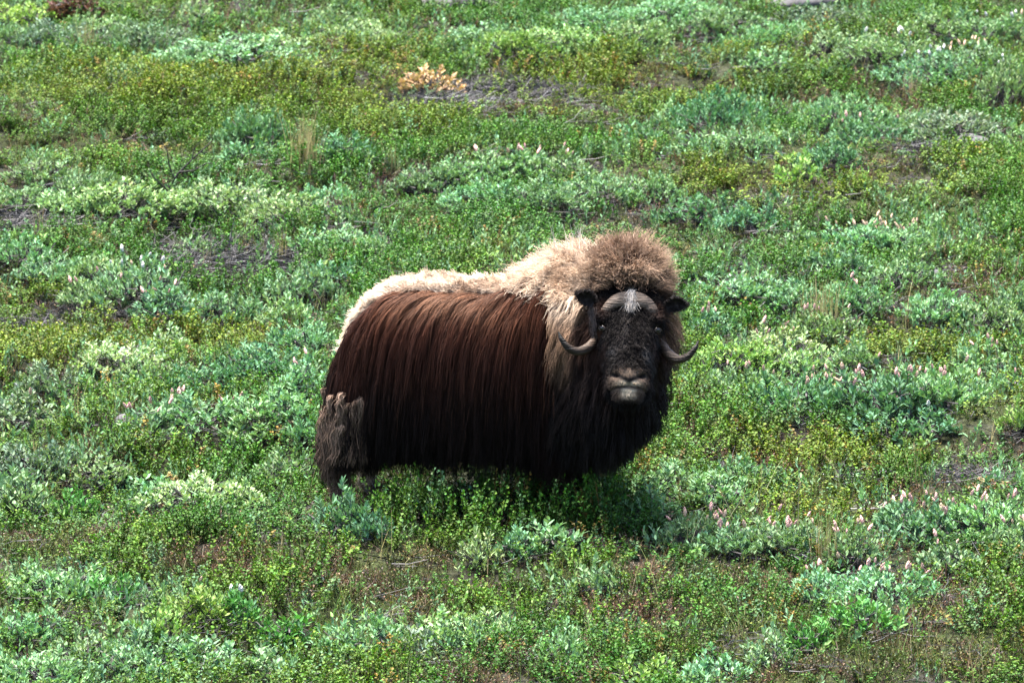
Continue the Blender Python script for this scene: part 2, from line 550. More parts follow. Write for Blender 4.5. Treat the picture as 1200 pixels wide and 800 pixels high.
# 3. ruff round the neck, throat and chest
wt = neck_mask*(fz_ < 1.16)*(fz_ > 0.40)*np.where(FC[:, 0]-0.5-(FC[:, 1]+0.3) > 0.35, 0.6, 1.0)
GP, GN_ = roots(wt, 1500)
s, w, z = bcoords(GP)
D = GN_*0.5-AX*0.25+np.array([0, 0, -0.65])+rng.normal(0, 0.12, GP.shape)
L = np.minimum(rng.uniform(0.15, 0.24, len(s))+0.10*smooth(0.85, 0.65, z), np.maximum((z-0.225-0.04*rng.random(len(s))-0.30*smooth(0.50, 0.78, GP[:, 0]))*1.05, 0.05))
G = guides(GP, GN_, D, L, 9, 0.26, 0.045, 0.06)
CP, CN = roots(wt, 30000)
C, gi = children(G, CP, 0.55, 0.0025, (0.55, 1.06))
flat = C.reshape(-1, 3); ps, pw, pz = bcoords(flat)
yy = flat[:, 1]; nz = fbm(ps*7, pz*4, 51, 3)
rootz = np.repeat(CP[:, 2], C.shape[1]); rooty = np.repeat(CP[:, 1], C.shape[1]); rootx = np.repeat(CP[:, 0], C.shape[1])
tanf = smooth(0.66, 0.97, pz+(nz-0.5)*0.22)*smooth(-0.50, -0.42, rooty+(nz-0.5)*0.05)
cc = mixc(np.tile((0.0055, 0.0038, 0.0036), (len(flat), 1)), (0.014, 0.008, 0.0065), smooth(0.45, 0.75, pz))
cc = mixc(cc, (0.060, 0.031, 0.021), smooth(0.72, 0.98, pz)*0.85)
cc = mixc(cc, TAN, tanf*0.9)
cc = mixc(cc, CREAM, smooth(0.95, 1.12, pz)*tanf*smooth(0.46, 0.36, rootx)*0.8)
cc *= np.clip(rng.lognormal(0, 0.22, len(G))[gi]*rng.lognormal(0, 0.15, len(C)), 0.5, 1.7).repeat(C.shape[1])[:, None]
hair_object('ruff', C, cc.reshape(C.shape), 0.0015, muskox)

# 4. bushy mane behind the horns and pale hump behind it
wt = neck_mask*(fz_ >= 1.10)+(fs > 0.84)*(fs <= 1.2)*(fz_ > 1.13)*(FN[:, 2] > 0.42)
wt = wt*(f_face == 0)
GP, GN_ = roots(wt, 1000)
s, w, z = bcoords(GP)
bun = smooth(-0.12, -0.26, GP[:, 1])*smooth(0.33, 0.45, GP[:, 0])
fwd = norm(GP-np.array([0.575, -0.38, 1.08]))
D = fwd*(0.9*bun)[:, None]+GN_*0.6-AX*(0.55*(1-bun))[:, None]+rng.normal(0, 0.20, GP.shape)-np.array([0, 0, 0.35])*(1-bun)[:, None]
L = rng.uniform(0.085, 0.12, len(s))+0.02*bun
G = guides(GP, GN_, D, L, 8, 0.05, 0.03, 0.13)
CP, CN = roots(wt, 26000)
C, gi = children(G, CP, 0.35, 0.0060, (0.45, 1.15))
flat = C.reshape(-1, 3); ps, pw, pz = bcoords(flat)
tl = np.tile(np.linspace(0, 1, C.shape[1]), len(C))
rx, ry, rz = [np.repeat(CP[:, k], C.shape[1]) for k in range(3)]
nz = fbm(flat[:, 0]*9, flat[:, 2]*9, 61, 3)
bunp = smooth(-0.16, -0.30, ry)*smooth(0.36, 0.47, rx+(nz-0.5)*0.08)
cc = mixc(np.tile((0.72, 0.57, 0.43), (len(flat), 1)), (0.36, 0.23, 0.14), smooth(0.45, 0.75, nz)*0.7)
bc = mixc(np.tile((0.065, 0.038, 0.026), (len(flat), 1)), (0.40, 0.275, 0.19), smooth(0.15, 0.95, tl)*smooth(1.10, 1.30, pz+(nz-0.5)*0.1))
bc = mixc(bc, (0.035, 0.020, 0.015), smooth(1.24, 1.12, pz)*smooth(-0.36, -0.46, ry))
cc = mixc(cc, bc, bunp)
cc *= np.clip(rng.lognormal(0, 0.25, len(G))[gi], 0.5, 1.6).repeat(C.shape[1])[:, None]
hair_object('mane', C, cc.reshape(C.shape), 0.0014, muskox, 0.35)

# 5. short hair of the face
wt = (f_face*(f_muz == 0)*(fd > -0.22)).astype(float)
GP, GN_ = roots(wt, 1500)
la, d_, n_ = hcoord(GP)
D = GN_*0.45+HD*(0.8-1.3*smooth(-0.06, -0.10, d_))[:, None]+np.sign(la)[:, None]*HX*0.25+rng.normal(0, 0.10, GP.shape)
L = rng.uniform(0.014, 0.020, len(la))+0.025*smooth(0.08, 0.13, np.abs(la))*smooth(0.03, 0.12, d_)+0.05*smooth(-0.02, -0.06, n_)
G = guides(GP, GN_, D, L, 6, 0.15, 0.006, 0.05)
CP, CN = roots(wt, 20000)
la, d_, n_ = hcoord(CP)
keep = (((np.abs(la)-0.152)/0.040)**2+((d_-0.002)/0.034)**2 > 1)
CP = CP[keep]
C, gi = children(G, CP, 0.12, 0.0010, (0.7, 1.1))
flat = C.reshape(-1, 3)
rl, rd, rn = [np.repeat(v, C.shape[1]) for v in hcoord(CP)]
nz = fbm(rl*22+5, rd*18+3, 71, 3)
cc = np.tile((0.0062, 0.0046, 0.0045), (len(flat), 1))
cc = mixc(cc, (0.045, 0.038, 0.036), smooth(0.52, 0.72, nz)*np.exp(-((rl/0.09)**2+((rd-0.10)/0.10)**2))*0.75)
cc = mixc(cc, (0.34, 0.31, 0.27), np.exp(-((rl-0.002)/0.016)**2)*smooth(-0.055, -0.09, rd+(nz-0.5)*0.03)*0.95)
cc = mixc(cc, (0.10, 0.088, 0.08), np.exp(-(((rl+0.02)/0.02)**2+((rd+0.02)/0.09)**2))*0.5)
cc = mixc(cc, (0.13, 0.125, 0.125), np.exp(-(((np.abs(rl)-0.085)/0.022)**2+((rd-0.15)/0.035)**2))*smooth(0.35, 0.6, nz)*0.45)
cc = mixc(cc, (0.07, 0.036, 0.026), smooth(0.09, 0.14, np.abs(rl))*smooth(0.05, 0.12, rd)*0.7)
cc = mixc(cc, (0.055, 0.027, 0.020), np.exp(-((np.abs(rl)-0.14)/0.03)**2-((rd+0.09)/0.04)**2)*0.7)
cc *= np.clip(rng.lognormal(0, 0.25, len(C)), 0.5, 1.8).repeat(C.shape[1])[:, None]
hair_object('face_hair', C, cc.reshape(C.shape), 0.0011, muskox)
m = 420
la0 = rng.normal(0, 0.011, m); d0 = rng.uniform(-0.185, -0.10, m)
b = HO[None]+la0[:, None]*HX+d0[:, None]*HD+(0.074+rng.uniform(-0.012, 0.006, m))[:, None]*HN
t = np.linspace(0, 1, 6)
dr = HD[None]*1.0+HN[None]*0.12+HX[None]*rng.normal(0, 0.25, (m, 1))
C = b[:, None]+dr[:, None]*(t[None, :]*rng.uniform(0.025, 0.05, (m, 1)))[..., None]+np.cumsum(rng.normal(0, 0.0008, (m, 6, 3)), 1)
hair_object('forelock', C, np.tile((0.62, 0.57, 0.52), (m, 6, 1))*rng.uniform(0.25, 1.2, (m, 1, 1)), 0.0010, muskox)
# velvet on the muzzle
wt = (f_face*f_muz*(fn_ > -0.03)).astype(float)
dark_v = ((np.abs(fd-(0.297-0.52*np.abs(fl))) < 0.014)*(np.abs(fl) < 0.088)*(fd < 0.31)+(((np.abs(fl)-0.068)/0.021)**2+((fd-0.260)/0.015)**2 < 1) > 0)
wt = wt*(dark_v == 0)*(np.abs(fd-0.320-0.9*fl*fl) > 0.006)
CP, CN = roots(wt, 3500)
la, d_, n_ = hcoord(CP)
D = norm(CN*0.5+HD*0.7+rng.normal(0, 0.25, CP.shape))
L = rng.uniform(0.005, 0.009, len(la))+0.018*smooth(0.335, 0.36, d_)
t = np.linspace(0, 1, 4)
C = CP[:, None, :]+D[:, None, :]*(L[:, None]*t)[..., None]
cc = np.repeat(hide_colour(CP)*rng.uniform(0.75, 1.25, (len(CP), 1)), 4, 0)
hair_object('muzzle_velvet', C, cc.reshape(C.shape), 0.0009, muskox)

# 6. hair of the legs
wt = ((fz_ < 0.62)*(fz_ > 0.06)*(fs < 0.25)+(fz_ < 0.45)*(fz_ > 0.06)*(fs > 0.9)).astype(float)
GP, GN_ = roots(wt, 600)
s, w, z = bcoords(GP)
D = GN_*0.45+np.array([0, 0, -0.9])-AX*0.25+rng.normal(0, 0.12, GP.shape)
L = np.maximum(0.035, np.minimum(0.20, (z-0.08)*0.75))*rng.uniform(0.8, 1.1, len(s))
G = guides(GP, GN_, D, L, 7, 0.3, 0.02, 0.06)
CP, CN = roots(wt, 9000)
C, gi = children(G, CP, 0.8, 0.002, (0.6, 1.05))
flat = C.reshape(-1, 3); ps, pw, pz = bcoords(flat)
cc = mixc(np.tile((0.020, 0.012, 0.010), (len(flat), 1)), (0.13, 0.085, 0.062), smooth(0.55, 0.25, pz)*smooth(0.3, 0.1, ps))
cc = mixc(cc, (0.55, 0.45, 0.34), smooth(0.34, 0.20, pz)*(pw > 0)*smooth(0.4, 0.1, ps))
cc *= np.clip(rng.lognormal(0, 0.25, len(G))[gi], 0.5, 1.7).repeat(C.shape[1])[:, None]
hair_object('leg_hair', C, cc.reshape(C.shape), 0.0014, muskox)

# 7. matted locks of shed wool on the hind quarter
SC, SCC = [], []
for k in range(34):
    u = rng.random()
    zz = rng.uniform(0.42, 0.60)
    sp = rng.uniform(-0.20, 0.08)
    o_ = B0+AX*sp+PX*(-0.35+0.10*abs(rng.normal()))+ZU*zz
    co, no, _, _ = BV.find_nearest(o_)
    base = np.array(co)+np.array(no)*rng.uniform(0.055, 0.085)
    ln = rng.uniform(0.16, 0.34); ln = min(ln, zz-(0.10 if sp < -0.06 else 0.24))
    nst = 70; kk = 12
    t = np.linspace(0, 1, kk)
    ph = rng.uniform(0, 6.28); cyc = rng.uniform(1.0, 2.2); amp = rng.uniform(0.008, 0.020)
    # rises to a knot, folds over and hangs down
    px_ = -AX[None, :]*(0.03*t+amp*np.sin(ph+cyc*6.28*t))[:, None]
    arch = (0.012*np.sin(np.clip(t/0.22, 0, 1)*math.pi*0.5)-ln*np.clip((t-0.12)/0.88, 0, 1))
    outw = -PX[None, :]*(0.012*np.sin(np.clip(t*2.0, 0, 1)*math.pi))[:, None]
    cen = base[None, :]+px_+ZU[None, :]*arch[:, None]+outw
    rad = np.interp(t, [0, 0.12, 0.3, 0.7, 1.0], [0.010, 0.017, 0.013, 0.012, 0.007])*rng.uniform(0.7, 1.15)
    ang = rng.uniform(0, 6.28, nst); rr = np.sqrt(rng.random(nst))
    off = (np.cos(ang)*rr)[:, None, None]*AX*rad[None, :, None]+(np.sin(ang)*rr)[:, None, None]*PX*rad[None, :, None]
    st = cen[None]+off+np.cumsum(rng.normal(0, 0.0034, (nst, kk, 3)), 1)
    SC.append(st)
    shade = rng.uniform(0.35, 1.25)
    g = np.interp(t, [0, 0.12, 0.4, 1], [0.5, 1.4, 0.8, 0.45])
    c_ = np.array([0.33, 0.225, 0.165])*shade
    SCC.append((c_[None, None, :]*g[None, :, None]*rng.uniform(0.7, 1.3, (nst, 1, 1))))
hair_object('shed_wool', np.concatenate(SC), np.concatenate(SCC), 0.0015, muskox, 0.7)

# loose pale wisps lifted off the hump
wq = []
for k in range(46):
    b = np.array([0.20+0.20*rng.random(), -0.05-0.2*rng.random(), 1.33+0.04*rng.random()])
    t = np.linspace(0, 1, 9)
    dr = norm(np.array([-0.25+0.5*rng.random(), rng.normal(0, 0.3), 0.75]))
    cur = norm(rng.normal(0, 1, 3))*0.05
    wq.append(b[None]+dr[None]*(t*rng.uniform(0.06, 0.11))[:, None]+cur[None]*(t**2)[:, None])
wq = np.array(wq)
hair_object('wool_wisps', wq, np.tile((0.75, 0.68, 0.58), (len(wq), 9, 1)), 0.0010, muskox)

# ---------------------------------------------------------------- horns, ears, eyes, hooves
def tube(path, ru, rv, updir, n=14):
    path = np.array(path, float)
    vs, fs_ = [], []
    for k, p in enumerate(path):
        tdir = norm(path[min(k+1, len(path)-1)]-path[max(k-1, 0)])
        u = norm(np.cross(tdir, updir[k])); v = np.cross(u, tdir)
        for i in range(n):
            a = 2*math.pi*i/n
            vs.append(p+u*ru[k]*math.cos(a)+v*rv[k]*math.sin(a))
    for k in range(len(path)-1):
        for i in range(n):
            j = (i+1) % n
            fs_.append((k*n+i, k*n+j, (k+1)*n+j, (k+1)*n+i))
    fs_.append(tuple(range(n))[::-1]); fs_.append(tuple((len(path)-1)*n+i for i in range(n)))
    return vs, fs_

def catmull(pts, m):
    pts = np.array(pts, float)
    P = np.vstack([2*pts[0]-pts[1], pts, 2*pts[-1]-pts[-2]])
    out = []
    for k in range(len(pts)-1):
        p0, p1, p2, p3 = P[k:k+4]
        for i in range(m):
            t = i/m
            out.append(0.5*((2*p1)+(-p0+p2)*t+(2*p0-5*p1+4*p2-p3)*t*t+(-p0+3*p1-3*p2+p3)*t**3))
    out.append(pts[-1])
    return np.array(out)

def horn_material():
    N = Nodes('horn_keratin')
    a = N.add('ShaderNodeAttribute', attribute_name='along').outputs['Fac']
    tc = N.add('ShaderNodeTexCoord').outputs['Object']
    base = N.ramp(a, [(0.0, (0.080, 0.061, 0.049)), (0.28, (0.065, 0.047, 0.036)), (0.50, (0.050, 0.035, 0.026)), (0.75, (0.027, 0.019, 0.015)), (0.88, (0.009, 0.007, 0.006)), (1.0, (0.008, 0.007, 0.007))])
    w = N.add('ShaderNodeTexNoise'); mp = N.add('ShaderNodeMapping')
    mp.inputs['Scale'].default_value = (14, 14, 130)
    N.l.new(tc, mp.inputs['Vector']); N.l.new(mp.outputs[0], w.inputs['Vector'])
    w.inputs['Scale'].default_value = 1.0; w.inputs['Detail'].default_value = 4
    st = w.outputs['Fac']
    c = N.mix(1.0, base, N.ramp(st, [(0.3, (0.35, 0.34, 0.33)), (0.65, (1.5, 1.45, 1.4))]), 'MULTIPLY')
    p = N.principled(c, 0.5, 0.15)
    N.bump(st, 1.0, 0.012, p)
    return N.done(p.outputs[0])
HORN = horn_material()
for sg in (-1, 1):
    dz = 0.0 if sg < 0 else -0.022
    k_ = 1.0 if sg < 0 else 0.965
    pts = [(0.000, 0.004, 0.152), (0.046, 0.002, 0.147), (0.090, 0.004, 0.125), (0.125, 0.006, 0.084), (0.149, 0.060, 0.030), (0.162, 0.085, -0.045+dz*0.3),
           (0.200, 0.020, -0.098+dz*0.6), (0.250, -0.025, -0.118+dz), (0.300, -0.045, -0.103+dz), (0.338, -0.050, -0.060+dz), (0.356, -0.048, -0.022+dz)]
    path = np.array([hw((sg*p[0]*k_, p[1], p[2])) for p in catmull(pts, 5)])
    n_ = len(path); t = np.linspace(0, 1, n_)
    ru = np.interp(t, [0, 0.15, 0.35, 0.5, 0.62, 0.8, 0.93, 1.0], [0.042, 0.036, 0.022, 0.021, 0.0245, 0.0195, 0.011, 0.003])
    rv = np.interp(t, [0, 0.15, 0.35, 0.5, 0.62, 0.8, 0.93, 1.0], [0.017, 0.018, 0.018, 0.019, 0.0225, 0.018, 0.010, 0.003])
    ups = [norm(np.array([sg*0.35*min(1, q*3), -0.75, 0.45-0.5*min(1, q*2)])) for q in t]
    vs, fs_ = tube(path, ru, rv, ups, 16)
    me = new_mesh('horn', vs, fs_, HORN, True)
    al = me.attributes.new('along', 'FLOAT', 'POINT')
    al.data.foreach_set('value', np.repeat(t, 16).astype(np.float32))
    h = link('horn', me, muskox)
    h['label'] = 'curved horn sweeping out left of the face' if sg < 0 else 'curved horn sweeping out right of the face, lower tip'

def simple_material(name, col, rough, spec=0.5):
    N = Nodes(name)
    tc = N.add('ShaderNodeTexCoord').outputs['Object']
    n = N.noise(tc, 60, 3)
    c = N.mix(1.0, (*col, 1), N.ramp(n, [(0.3, (0.75, 0.75, 0.75)), (0.7, (1.2, 1.2, 1.2))]), 'MULTIPLY')
    return N.done(N.principled(c, rough, spec).outputs[0])
EARM = simple_material('ear_skin', (0.020, 0.016, 0.016), 0.8, 0.2)
EYEM = simple_material('eye_gloss', (0.006, 0.004, 0.0035), 0.08, 0.4)
LIDM = simple_material('eyelid_skin', (0.036, 0.028, 0.024), 0.8, 0.05)
HOOFM = simple_material('hoof_keratin', (0.030, 0.024, 0.020), 0.5, 0.4)
for sg in (-1, 1):
    base = hw((sg*0.178, 0.045 if sg > 0 else 0.0, 0.125 if sg > 0 else 0.135))
    if sg < 0: tipd = norm(RH@np.array([-0.80, -0.12, 0.42])); 
    else: tipd = norm(RH@np.array([0.92, -0.12, 0.20]))
    facing = norm(np.array([sg*0.25, -1.0, -0.30])); facing = norm(facing-tipd*(facing@tipd))
    lateral = np.cross(tipd, facing)
    nu, nvv = 12, 9
    vs, fs_ = [], []
    LN = 0.105
    for layer in (0, 1):
        for i in range(nu):
            u = i/(nu-1)
            wd = 0.043*(math.sin(math.pi*min(1, (u*0.80+0.17)))**0.75)*(1 if u < 0.96 else 0.6)
            for j in range(nvv):
                q = (j/(nvv-1))*2-1
                cup = 0.030*(q*q)*(1-0.4*u)-0.014*math.sin(math.pi*u)
                th = 0.004*(1-abs(q))*(1 if layer else -1)
                vs.append(base+tipd*(u*LN)+lateral*(wd*q)+facing*(cup-th*1.0)-np.array([0, 0, 0.012])*u*u)
    m0 = nu*nvv
    for layer in (0, 1):
        for i in range(nu-1):
            for j in range(nvv-1):
                q = [layer*m0+i*nvv+j, layer*m0+i*nvv+j+1, layer*m0+(i+1)*nvv+j+1, layer*m0+(i+1)*nvv+j]
                fs_.append(tuple(q if layer == 0 else q[::-1]))
    vs = np.array(vs)
    ear = link('ear', new_mesh('ear', vs, fs_, EARM, True), muskox)
    m = 900
    pick = rng.integers(0, len(vs), m)
    rp = vs[pick]+rng.normal(0, 0.003, (m, 3))
    dd = norm(tipd*0.6+facing*rng.normal(0, 0.5, (m, 1))+rng.normal(0, 0.3, (m, 3)))
    t = np.linspace(0, 1, 5)
    C = rp[:, None]+dd[:, None]*(t*0.018)[None, :, None]
    hair_object('ear_fur', C, np.tile((0.013, 0.010, 0.010), (m, 5, 1)), 0.0010, ear)
    # pale tuft hanging under the ear
    if sg < 0:
        m = 70
        b = hw((-0.195, 0.01, 0.10))[None]+rng.normal(0, 0.007, (m, 3))
        t = np.linspace(0, 1, 8)
        C = b[:, None]+np.array([0.012, -0.035, 0])[None, None]*(t)[None, :, None]-ZU[None, None]*(t[None, :]*rng.uniform(0.07, 0.15, (m, 1)))[..., None]+np.cumsum(rng.normal(0, 0.0018, (m, 8, 3)), 1)
        hair_object('ear_tuft', C, np.tile((0.13, 0.10, 0.09), (m, 8, 1))*rng.uniform(0.2, 1.4, (m, 1, 1)), 0.0011, ear)
    # eye
    ec = hp(sg*0.134, 0.010, 0.026)
    bmx = bmesh.new(); bmesh.ops.create_uvsphere(bmx, u_segments=20, v_segments=12, radius=0.0170)
    me = bpy.data.meshes.new('eye'); bmx.to_mesh(me); bmx.free()
    me.materials.append(EYEM); me.polygons.foreach_set('use_smooth', [True]*len(me.polygons))
    eye = link('eye', me, muskox, loc=ec)
    look = norm(np.array([sg*0.55, -0.85, 0.05]))
    uu = norm(np.cross(look, ZU)); vv = np.cross(uu, look)
    pth, updirs = [], []
    for i in range(25):
        a = 2*math.pi*i/24
        sq = 0.48 if math.sin(a) > 0 else 0.52
        o_ = uu*math.cos(a)*0.0175+vv*math.sin(a)*0.0175*sq
        pth.append(look*0.0100+o_); updirs.append(look)
    vs, fs_ = tube(pth, [0.0040]*25, [0.0040]*25, updirs, 8)
    link('eyelid', new_mesh('eyelid', vs, fs_, LIDM, True), eye)

for p in HOOF:
    hz = float(terrain(p[0], p[1]))
    vs, fs_ = [], []
    for toe in (-1, 1):
        b = len(vs); n = 12
        for k, (zz, r, fwd_) in enumerate([(0.0, 0.034, 0.03), (0.02, 0.033, 0.025), (0.05, 0.027, 0.008), (0.075, 0.02, 0.0)]):
            for i in range(n):
                a = 2*math.pi*i/n
                c_ = math.cos(a); e = 1.5 if c_ > 0 else 1.0
                q = AX*(r*c_*e+fwd_*0.5)+PX*(r*0.8*math.sin(a)+toe*0.024)
                vs.append((q[0], q[1], zz))
        for k in range(3):
            for i in range(n):
                j = (i+1) % n
                fs_.append((b+k*n+i, b+k*n+j, b+(k+1)*n+j, b+(k+1)*n+i))
        fs_.append(tuple(b+i for i in range(n))[::-1]); fs_.append(tuple(b+3*n+i for i in range(n)))
    link('hoof', new_mesh('hoof', vs, fs_, HOOFM, True), muskox, loc=(p[0], p[1], hz))

# ================================================================== PLANT MATERIALS
def leaf_material(name, source, trans=0.30, rough=0.45, spec=0.35):
    """source 'instance': colour from the scattered point; 'object': colour of the object"""
    N = Nodes(name)
    if source == 'instance':
        a = N.add('ShaderNodeAttribute', attribute_name='tint', attribute_type='INSTANCER').outputs['Color']
    else:
        a = N.add('ShaderNodeObjectInfo').outputs['Color']
    v = N.add('ShaderNodeAttribute', attribute_name='leaf', attribute_type='GEOMETRY').outputs['Color']
    c = N.mix(1.0, N.mix(1.0, a, v, 'MULTIPLY'), (0.64, 0.66, 0.66, 1), 'MULTIPLY')
    p = N.principled(c, rough, spec)
    t = N.add('ShaderNodeBsdfTranslucent')
    N.l.new(N.mix(1.0, c, (1.05, 1.25, 0.55, 1), 'MULTIPLY'), t.inputs['Color'])
    m = N.add('ShaderNodeMixShader'); m.inputs[0].default_value = trans
    N.l.new(p.outputs[0], m.inputs[1]); N.l.new(t.outputs[0], m.inputs[2])
    return N.done(m.outputs[0])

def bark_material(name, c0, c1):
    N = Nodes(name)
    tc = N.add('ShaderNodeTexCoord').outputs['Object']
    n = N.noise(tc, 45, 4)
    p = N.principled(N.ramp(n, [(0.3, c0), (0.7, c1)]), 0.85, 0.2)
    N.bump(n, 0.5, 0.004, p)
    return N.done(p.outputs[0])

BARK = bark_material('willow_bark', (0.012, 0.010, 0.010), (0.085, 0.078, 0.076))
TWIG = bark_material('dead_wood', (0.03, 0.027, 0.028), (0.13, 0.123, 0.122))
TWIGD = bark_material('dark_dead_wood', (0.006, 0.005, 0.005), (0.025, 0.022, 0.022))
LEAF_OBJ = leaf_material('willow_leaf', 'object', 0.16, 0.6, 0.07)
LEAF_INS = leaf_material('small_leaf', 'instance', 0.18, 0.55, 0.10)
STRAW_OBJ = leaf_material('dry_grass', 'object', 0.16, 0.6, 0.07)

def catkin_material(name, c0, c1):
    N = Nodes(name)
    tc = N.add('ShaderNodeTexCoord').outputs['Object']
    n = N.noise(tc, 220, 2)
    p = N.principled(N.ramp(n, [(0.35, c0), (0.65, c1)]), 0.9, 0.1)
    N.bump(n, 1.0, 0.004, p)
    return N.done(p.outputs[0])
CATK = [catkin_material('pink_catkin', (0.32, 0.145, 0.125), (0.52, 0.34, 0.30)),
        catkin_material('tan_catkin', (0.28, 0.175, 0.115), (0.48, 0.35, 0.26)),
        catkin_material('white_catkin_down', (0.32, 0.30, 0.28), (0.52, 0.51, 0.49))]

# ================================================================== PLANT GEOMETRY
class Geo:
    """collects triangles with a colour per vertex"""
    def __init__(s): s.v = []; s.f = []; s.c = []; s.n = 0
    def add(s, verts, faces, col):
        verts = np.asarray(verts, float); k = len(verts)
        s.v.append(verts); s.f += [tuple(i+s.n for i in f) for f in faces]
        s.c.append(np.tile(col, (k, 1)) if np.ndim(col) == 1 else np.asarray(col)); s.n += k
    def leaf(s, p, d, nrm, ln, wd, col, fold=0.25, curl=0.2):
        side = np.cross(d, nrm); side /= max(np.linalg.norm(side), 1e-6)
        up = np.cross(side, d)
        m = p+d*ln*0.5-up*wd*fold
        tip = p+d*ln-up*ln*curl
        v = [p, p+d*ln*0.34+side*wd*0.5, p+d*ln*0.74+side*wd*0.38-up*ln*curl*0.4, tip, p+d*ln*0.74-side*wd*0.38-up*ln*curl*0.4, p+d*ln*0.34-side*wd*0.5, m]
        s.add(v, [(0, 1, 6), (1, 2, 6), (2, 3, 6), (3, 4, 6), (4, 5, 6), (5, 0, 6)], col)
    def leaf4(s, p, d, nrm, ln, wd, col, fold=0.2):
        side = np.cross(d, nrm); side /= max(np.linalg.norm(side), 1e-6)
        up = np.cross(side, d)
        v = [p, p+d*ln*0.55+side*wd*0.5+up*wd*fold, p+d*ln, p+d*ln*0.55-side*wd*0.5+up*wd*fold]
        s.add(v, [(0, 1, 2), (0, 2, 3)], col)
    def stick(s, pts, r0, r1, col=(1, 1, 1), n=4):
        pts = np.asarray(pts, float); k = len(pts); V_ = []
        for i in range(k):
            t = pts[min(i+1, k-1)]-pts[max(i-1, 0)]; t = t/max(np.linalg.norm(t), 1e-9)
            a = np.cross(t, (0.31, 0.2, 0.93)); a /= max(np.linalg.norm(a), 1e-6); b = np.cross(t, a)
            r = r0+(r1-r0)*i/(k-1)
            for j in range(n):
                an = 6.2832*j/n
                V_.append(pts[i]+a*r*math.cos(an)+b*r*math.sin(an))
        F_ = []
        for i in range(k-1):
            for j in range(n):
                q = (j+1) % n
                F_.append((i*n+j, i*n+q, (i+1)*n+q, (i+1)*n+j))
        s.add(V_, F_, np.array(col, float))
    def blade(s, pts, w, col):
        pts = np.asarray(pts, float); k = len(pts)
        an = random.uniform(0, 6.28); sd = np.array([math.cos(an), math.sin(an), 0])
        V_ = []
        for i in range(k):
            ww = w*(1-0.85*i/(k-1))
            V_ += [pts[i]-sd*ww*0.5, pts[i]+sd*ww*0.5]
        s.add(V_, [(2*i, 2*i+1, 2*i+3, 2*i+2) for i in range(k-1)], col)
    def mesh(s, name, mat, sm=False):
        v = np.concatenate(s.v)
        me = new_mesh(name, v, s.f, mat, sm)
        a = me.color_attributes.new('leaf', 'FLOAT_COLOR', 'POINT')
        c = np.ones((len(v), 4), np.float32); c[:, :3] = np.concatenate(s.c)
        a.data.foreach_set('color', c.ravel())
        return me

def rvec(a=1.0): return np.array([random.gauss(0, a), random.gauss(0, a), random.gauss(0, a)])
def unit(v):
    v = np.asarray(v, float); return v/max(np.linalg.norm(v), 1e-9)
def lcol(var=0.22, hue=0.12):
    b = math.exp(random.gauss(0, var)); h = random.gauss(0, hue)
    return np.array([b*(1+h), b, b*(1-0.6*h)])

def willow_shoot(F, S, base, d, ln, nleaf, lsize, wratio=0.42):
    """one leafy shoot"""
    tip = base+d*ln
    S.stick([base, base+d*ln*0.5+rvec(0.004), tip], 0.0026, 0.0012, n=3)
    for i in range(nleaf):
        t = 0.15+0.85*(i/(nleaf-1))
        an = i*2.4+random.uniform(-0.4, 0.4)
        sd = unit(np.cross(d, (math.cos(an), math.sin(an), 0.3)))
        spread = 1.15-0.75*t
        ld = unit(d*(0.55+0.5*t)+sd*spread+np.array([0, 0, 0.35])+rvec(0.12))
        nr = unit(np.cross(ld, np.cross(np.array([0, 0, 1.0])+rvec(0.25), ld)))
        l_ = lsize*random.uniform(0.7, 1.15)*(0.75+0.35*math.sin(math.pi*min(1, t*0.9+0.1)))
        F.leaf(base+d*ln*t, ld, nr, l_, l_*wratio*random.uniform(0.85, 1.15), lcol(0.2, 0.08), 0.18, random.uniform(-0.05, 0.25))

def make_willow(W, H, nshoot, seed, lsize=0.043, lop=0.0):
    """spreading dwarf willow: crooked stems, leafy shoots over a lumpy dome; returns (branches mesh, foliage mesh, shoot tips)"""
    random.seed(seed)
    F, S = Geo(), Geo(); tips = []
    nst = max(4, int(nshoot/9))
    ends = []
    lob = [(random.uniform(0, 6.28), random.uniform(0.6, 1.2)) for _ in range(4)]
    for k in range(nst):
        an = 6.2832*k/nst+random.uniform(-0.5, 0.5)
        r = W*0.5*random.uniform(0.35, 0.95)
        h = H*random.uniform(0.35, 0.65)
        p = np.array([random.gauss(0, 0.02), random.gauss(0, 0.02), -0.03]); pts = [p]
        for i in range(1, 6):
            t = i/5
            q = np.array([math.cos(an)*r*t, math.sin(an)*r*t, h*t**0.7])+rvec(0.018)
            pts.append(q)
        S.stick(pts, random.uniform(0.006, 0.011), 0.004, n=5)
        ends.append(pts)
    for k in range(nshoot):
        an = random.uniform(0, 6.2832); rr = math.sqrt(random.random())
        lobe = 1+0.28*sum(a*math.cos(an-p) for p, a in lob)/4
        r = W*0.5*rr*lobe
        zt = H*(1-0.62*rr**2.2)*random.uniform(0.62, 1.08)*(0.9+0.2*math.sin(an*3+seed))
        ln = random.uniform(0.06, 0.12)
        tip = np.array([math.cos(an)*r, math.sin(an)*r, max(zt, 0.05)])
        d = unit(np.array([math.cos(an)*rr*0.55, math.sin(an)*rr*0.55, 0.9])+rvec(0.22))
        b = tip-d*ln
        st = min(ends, key=lambda e: np.linalg.norm(e[4]-b))
        j = random.choice([2, 3, 4]); a0 = st[j]
        S.stick([a0, (a0+b)/2+np.array([0, 0, -0.02])+rvec(0.012), b], 0.0038, 0.0024, n=3)
        willow_shoot(F, S, b, d, ln, random.randint(7, 11), lsize)
        tips.append((tip, d))
    return S.mesh('branches', BARK), F.mesh('foliage', LEAF_OBJ), tips

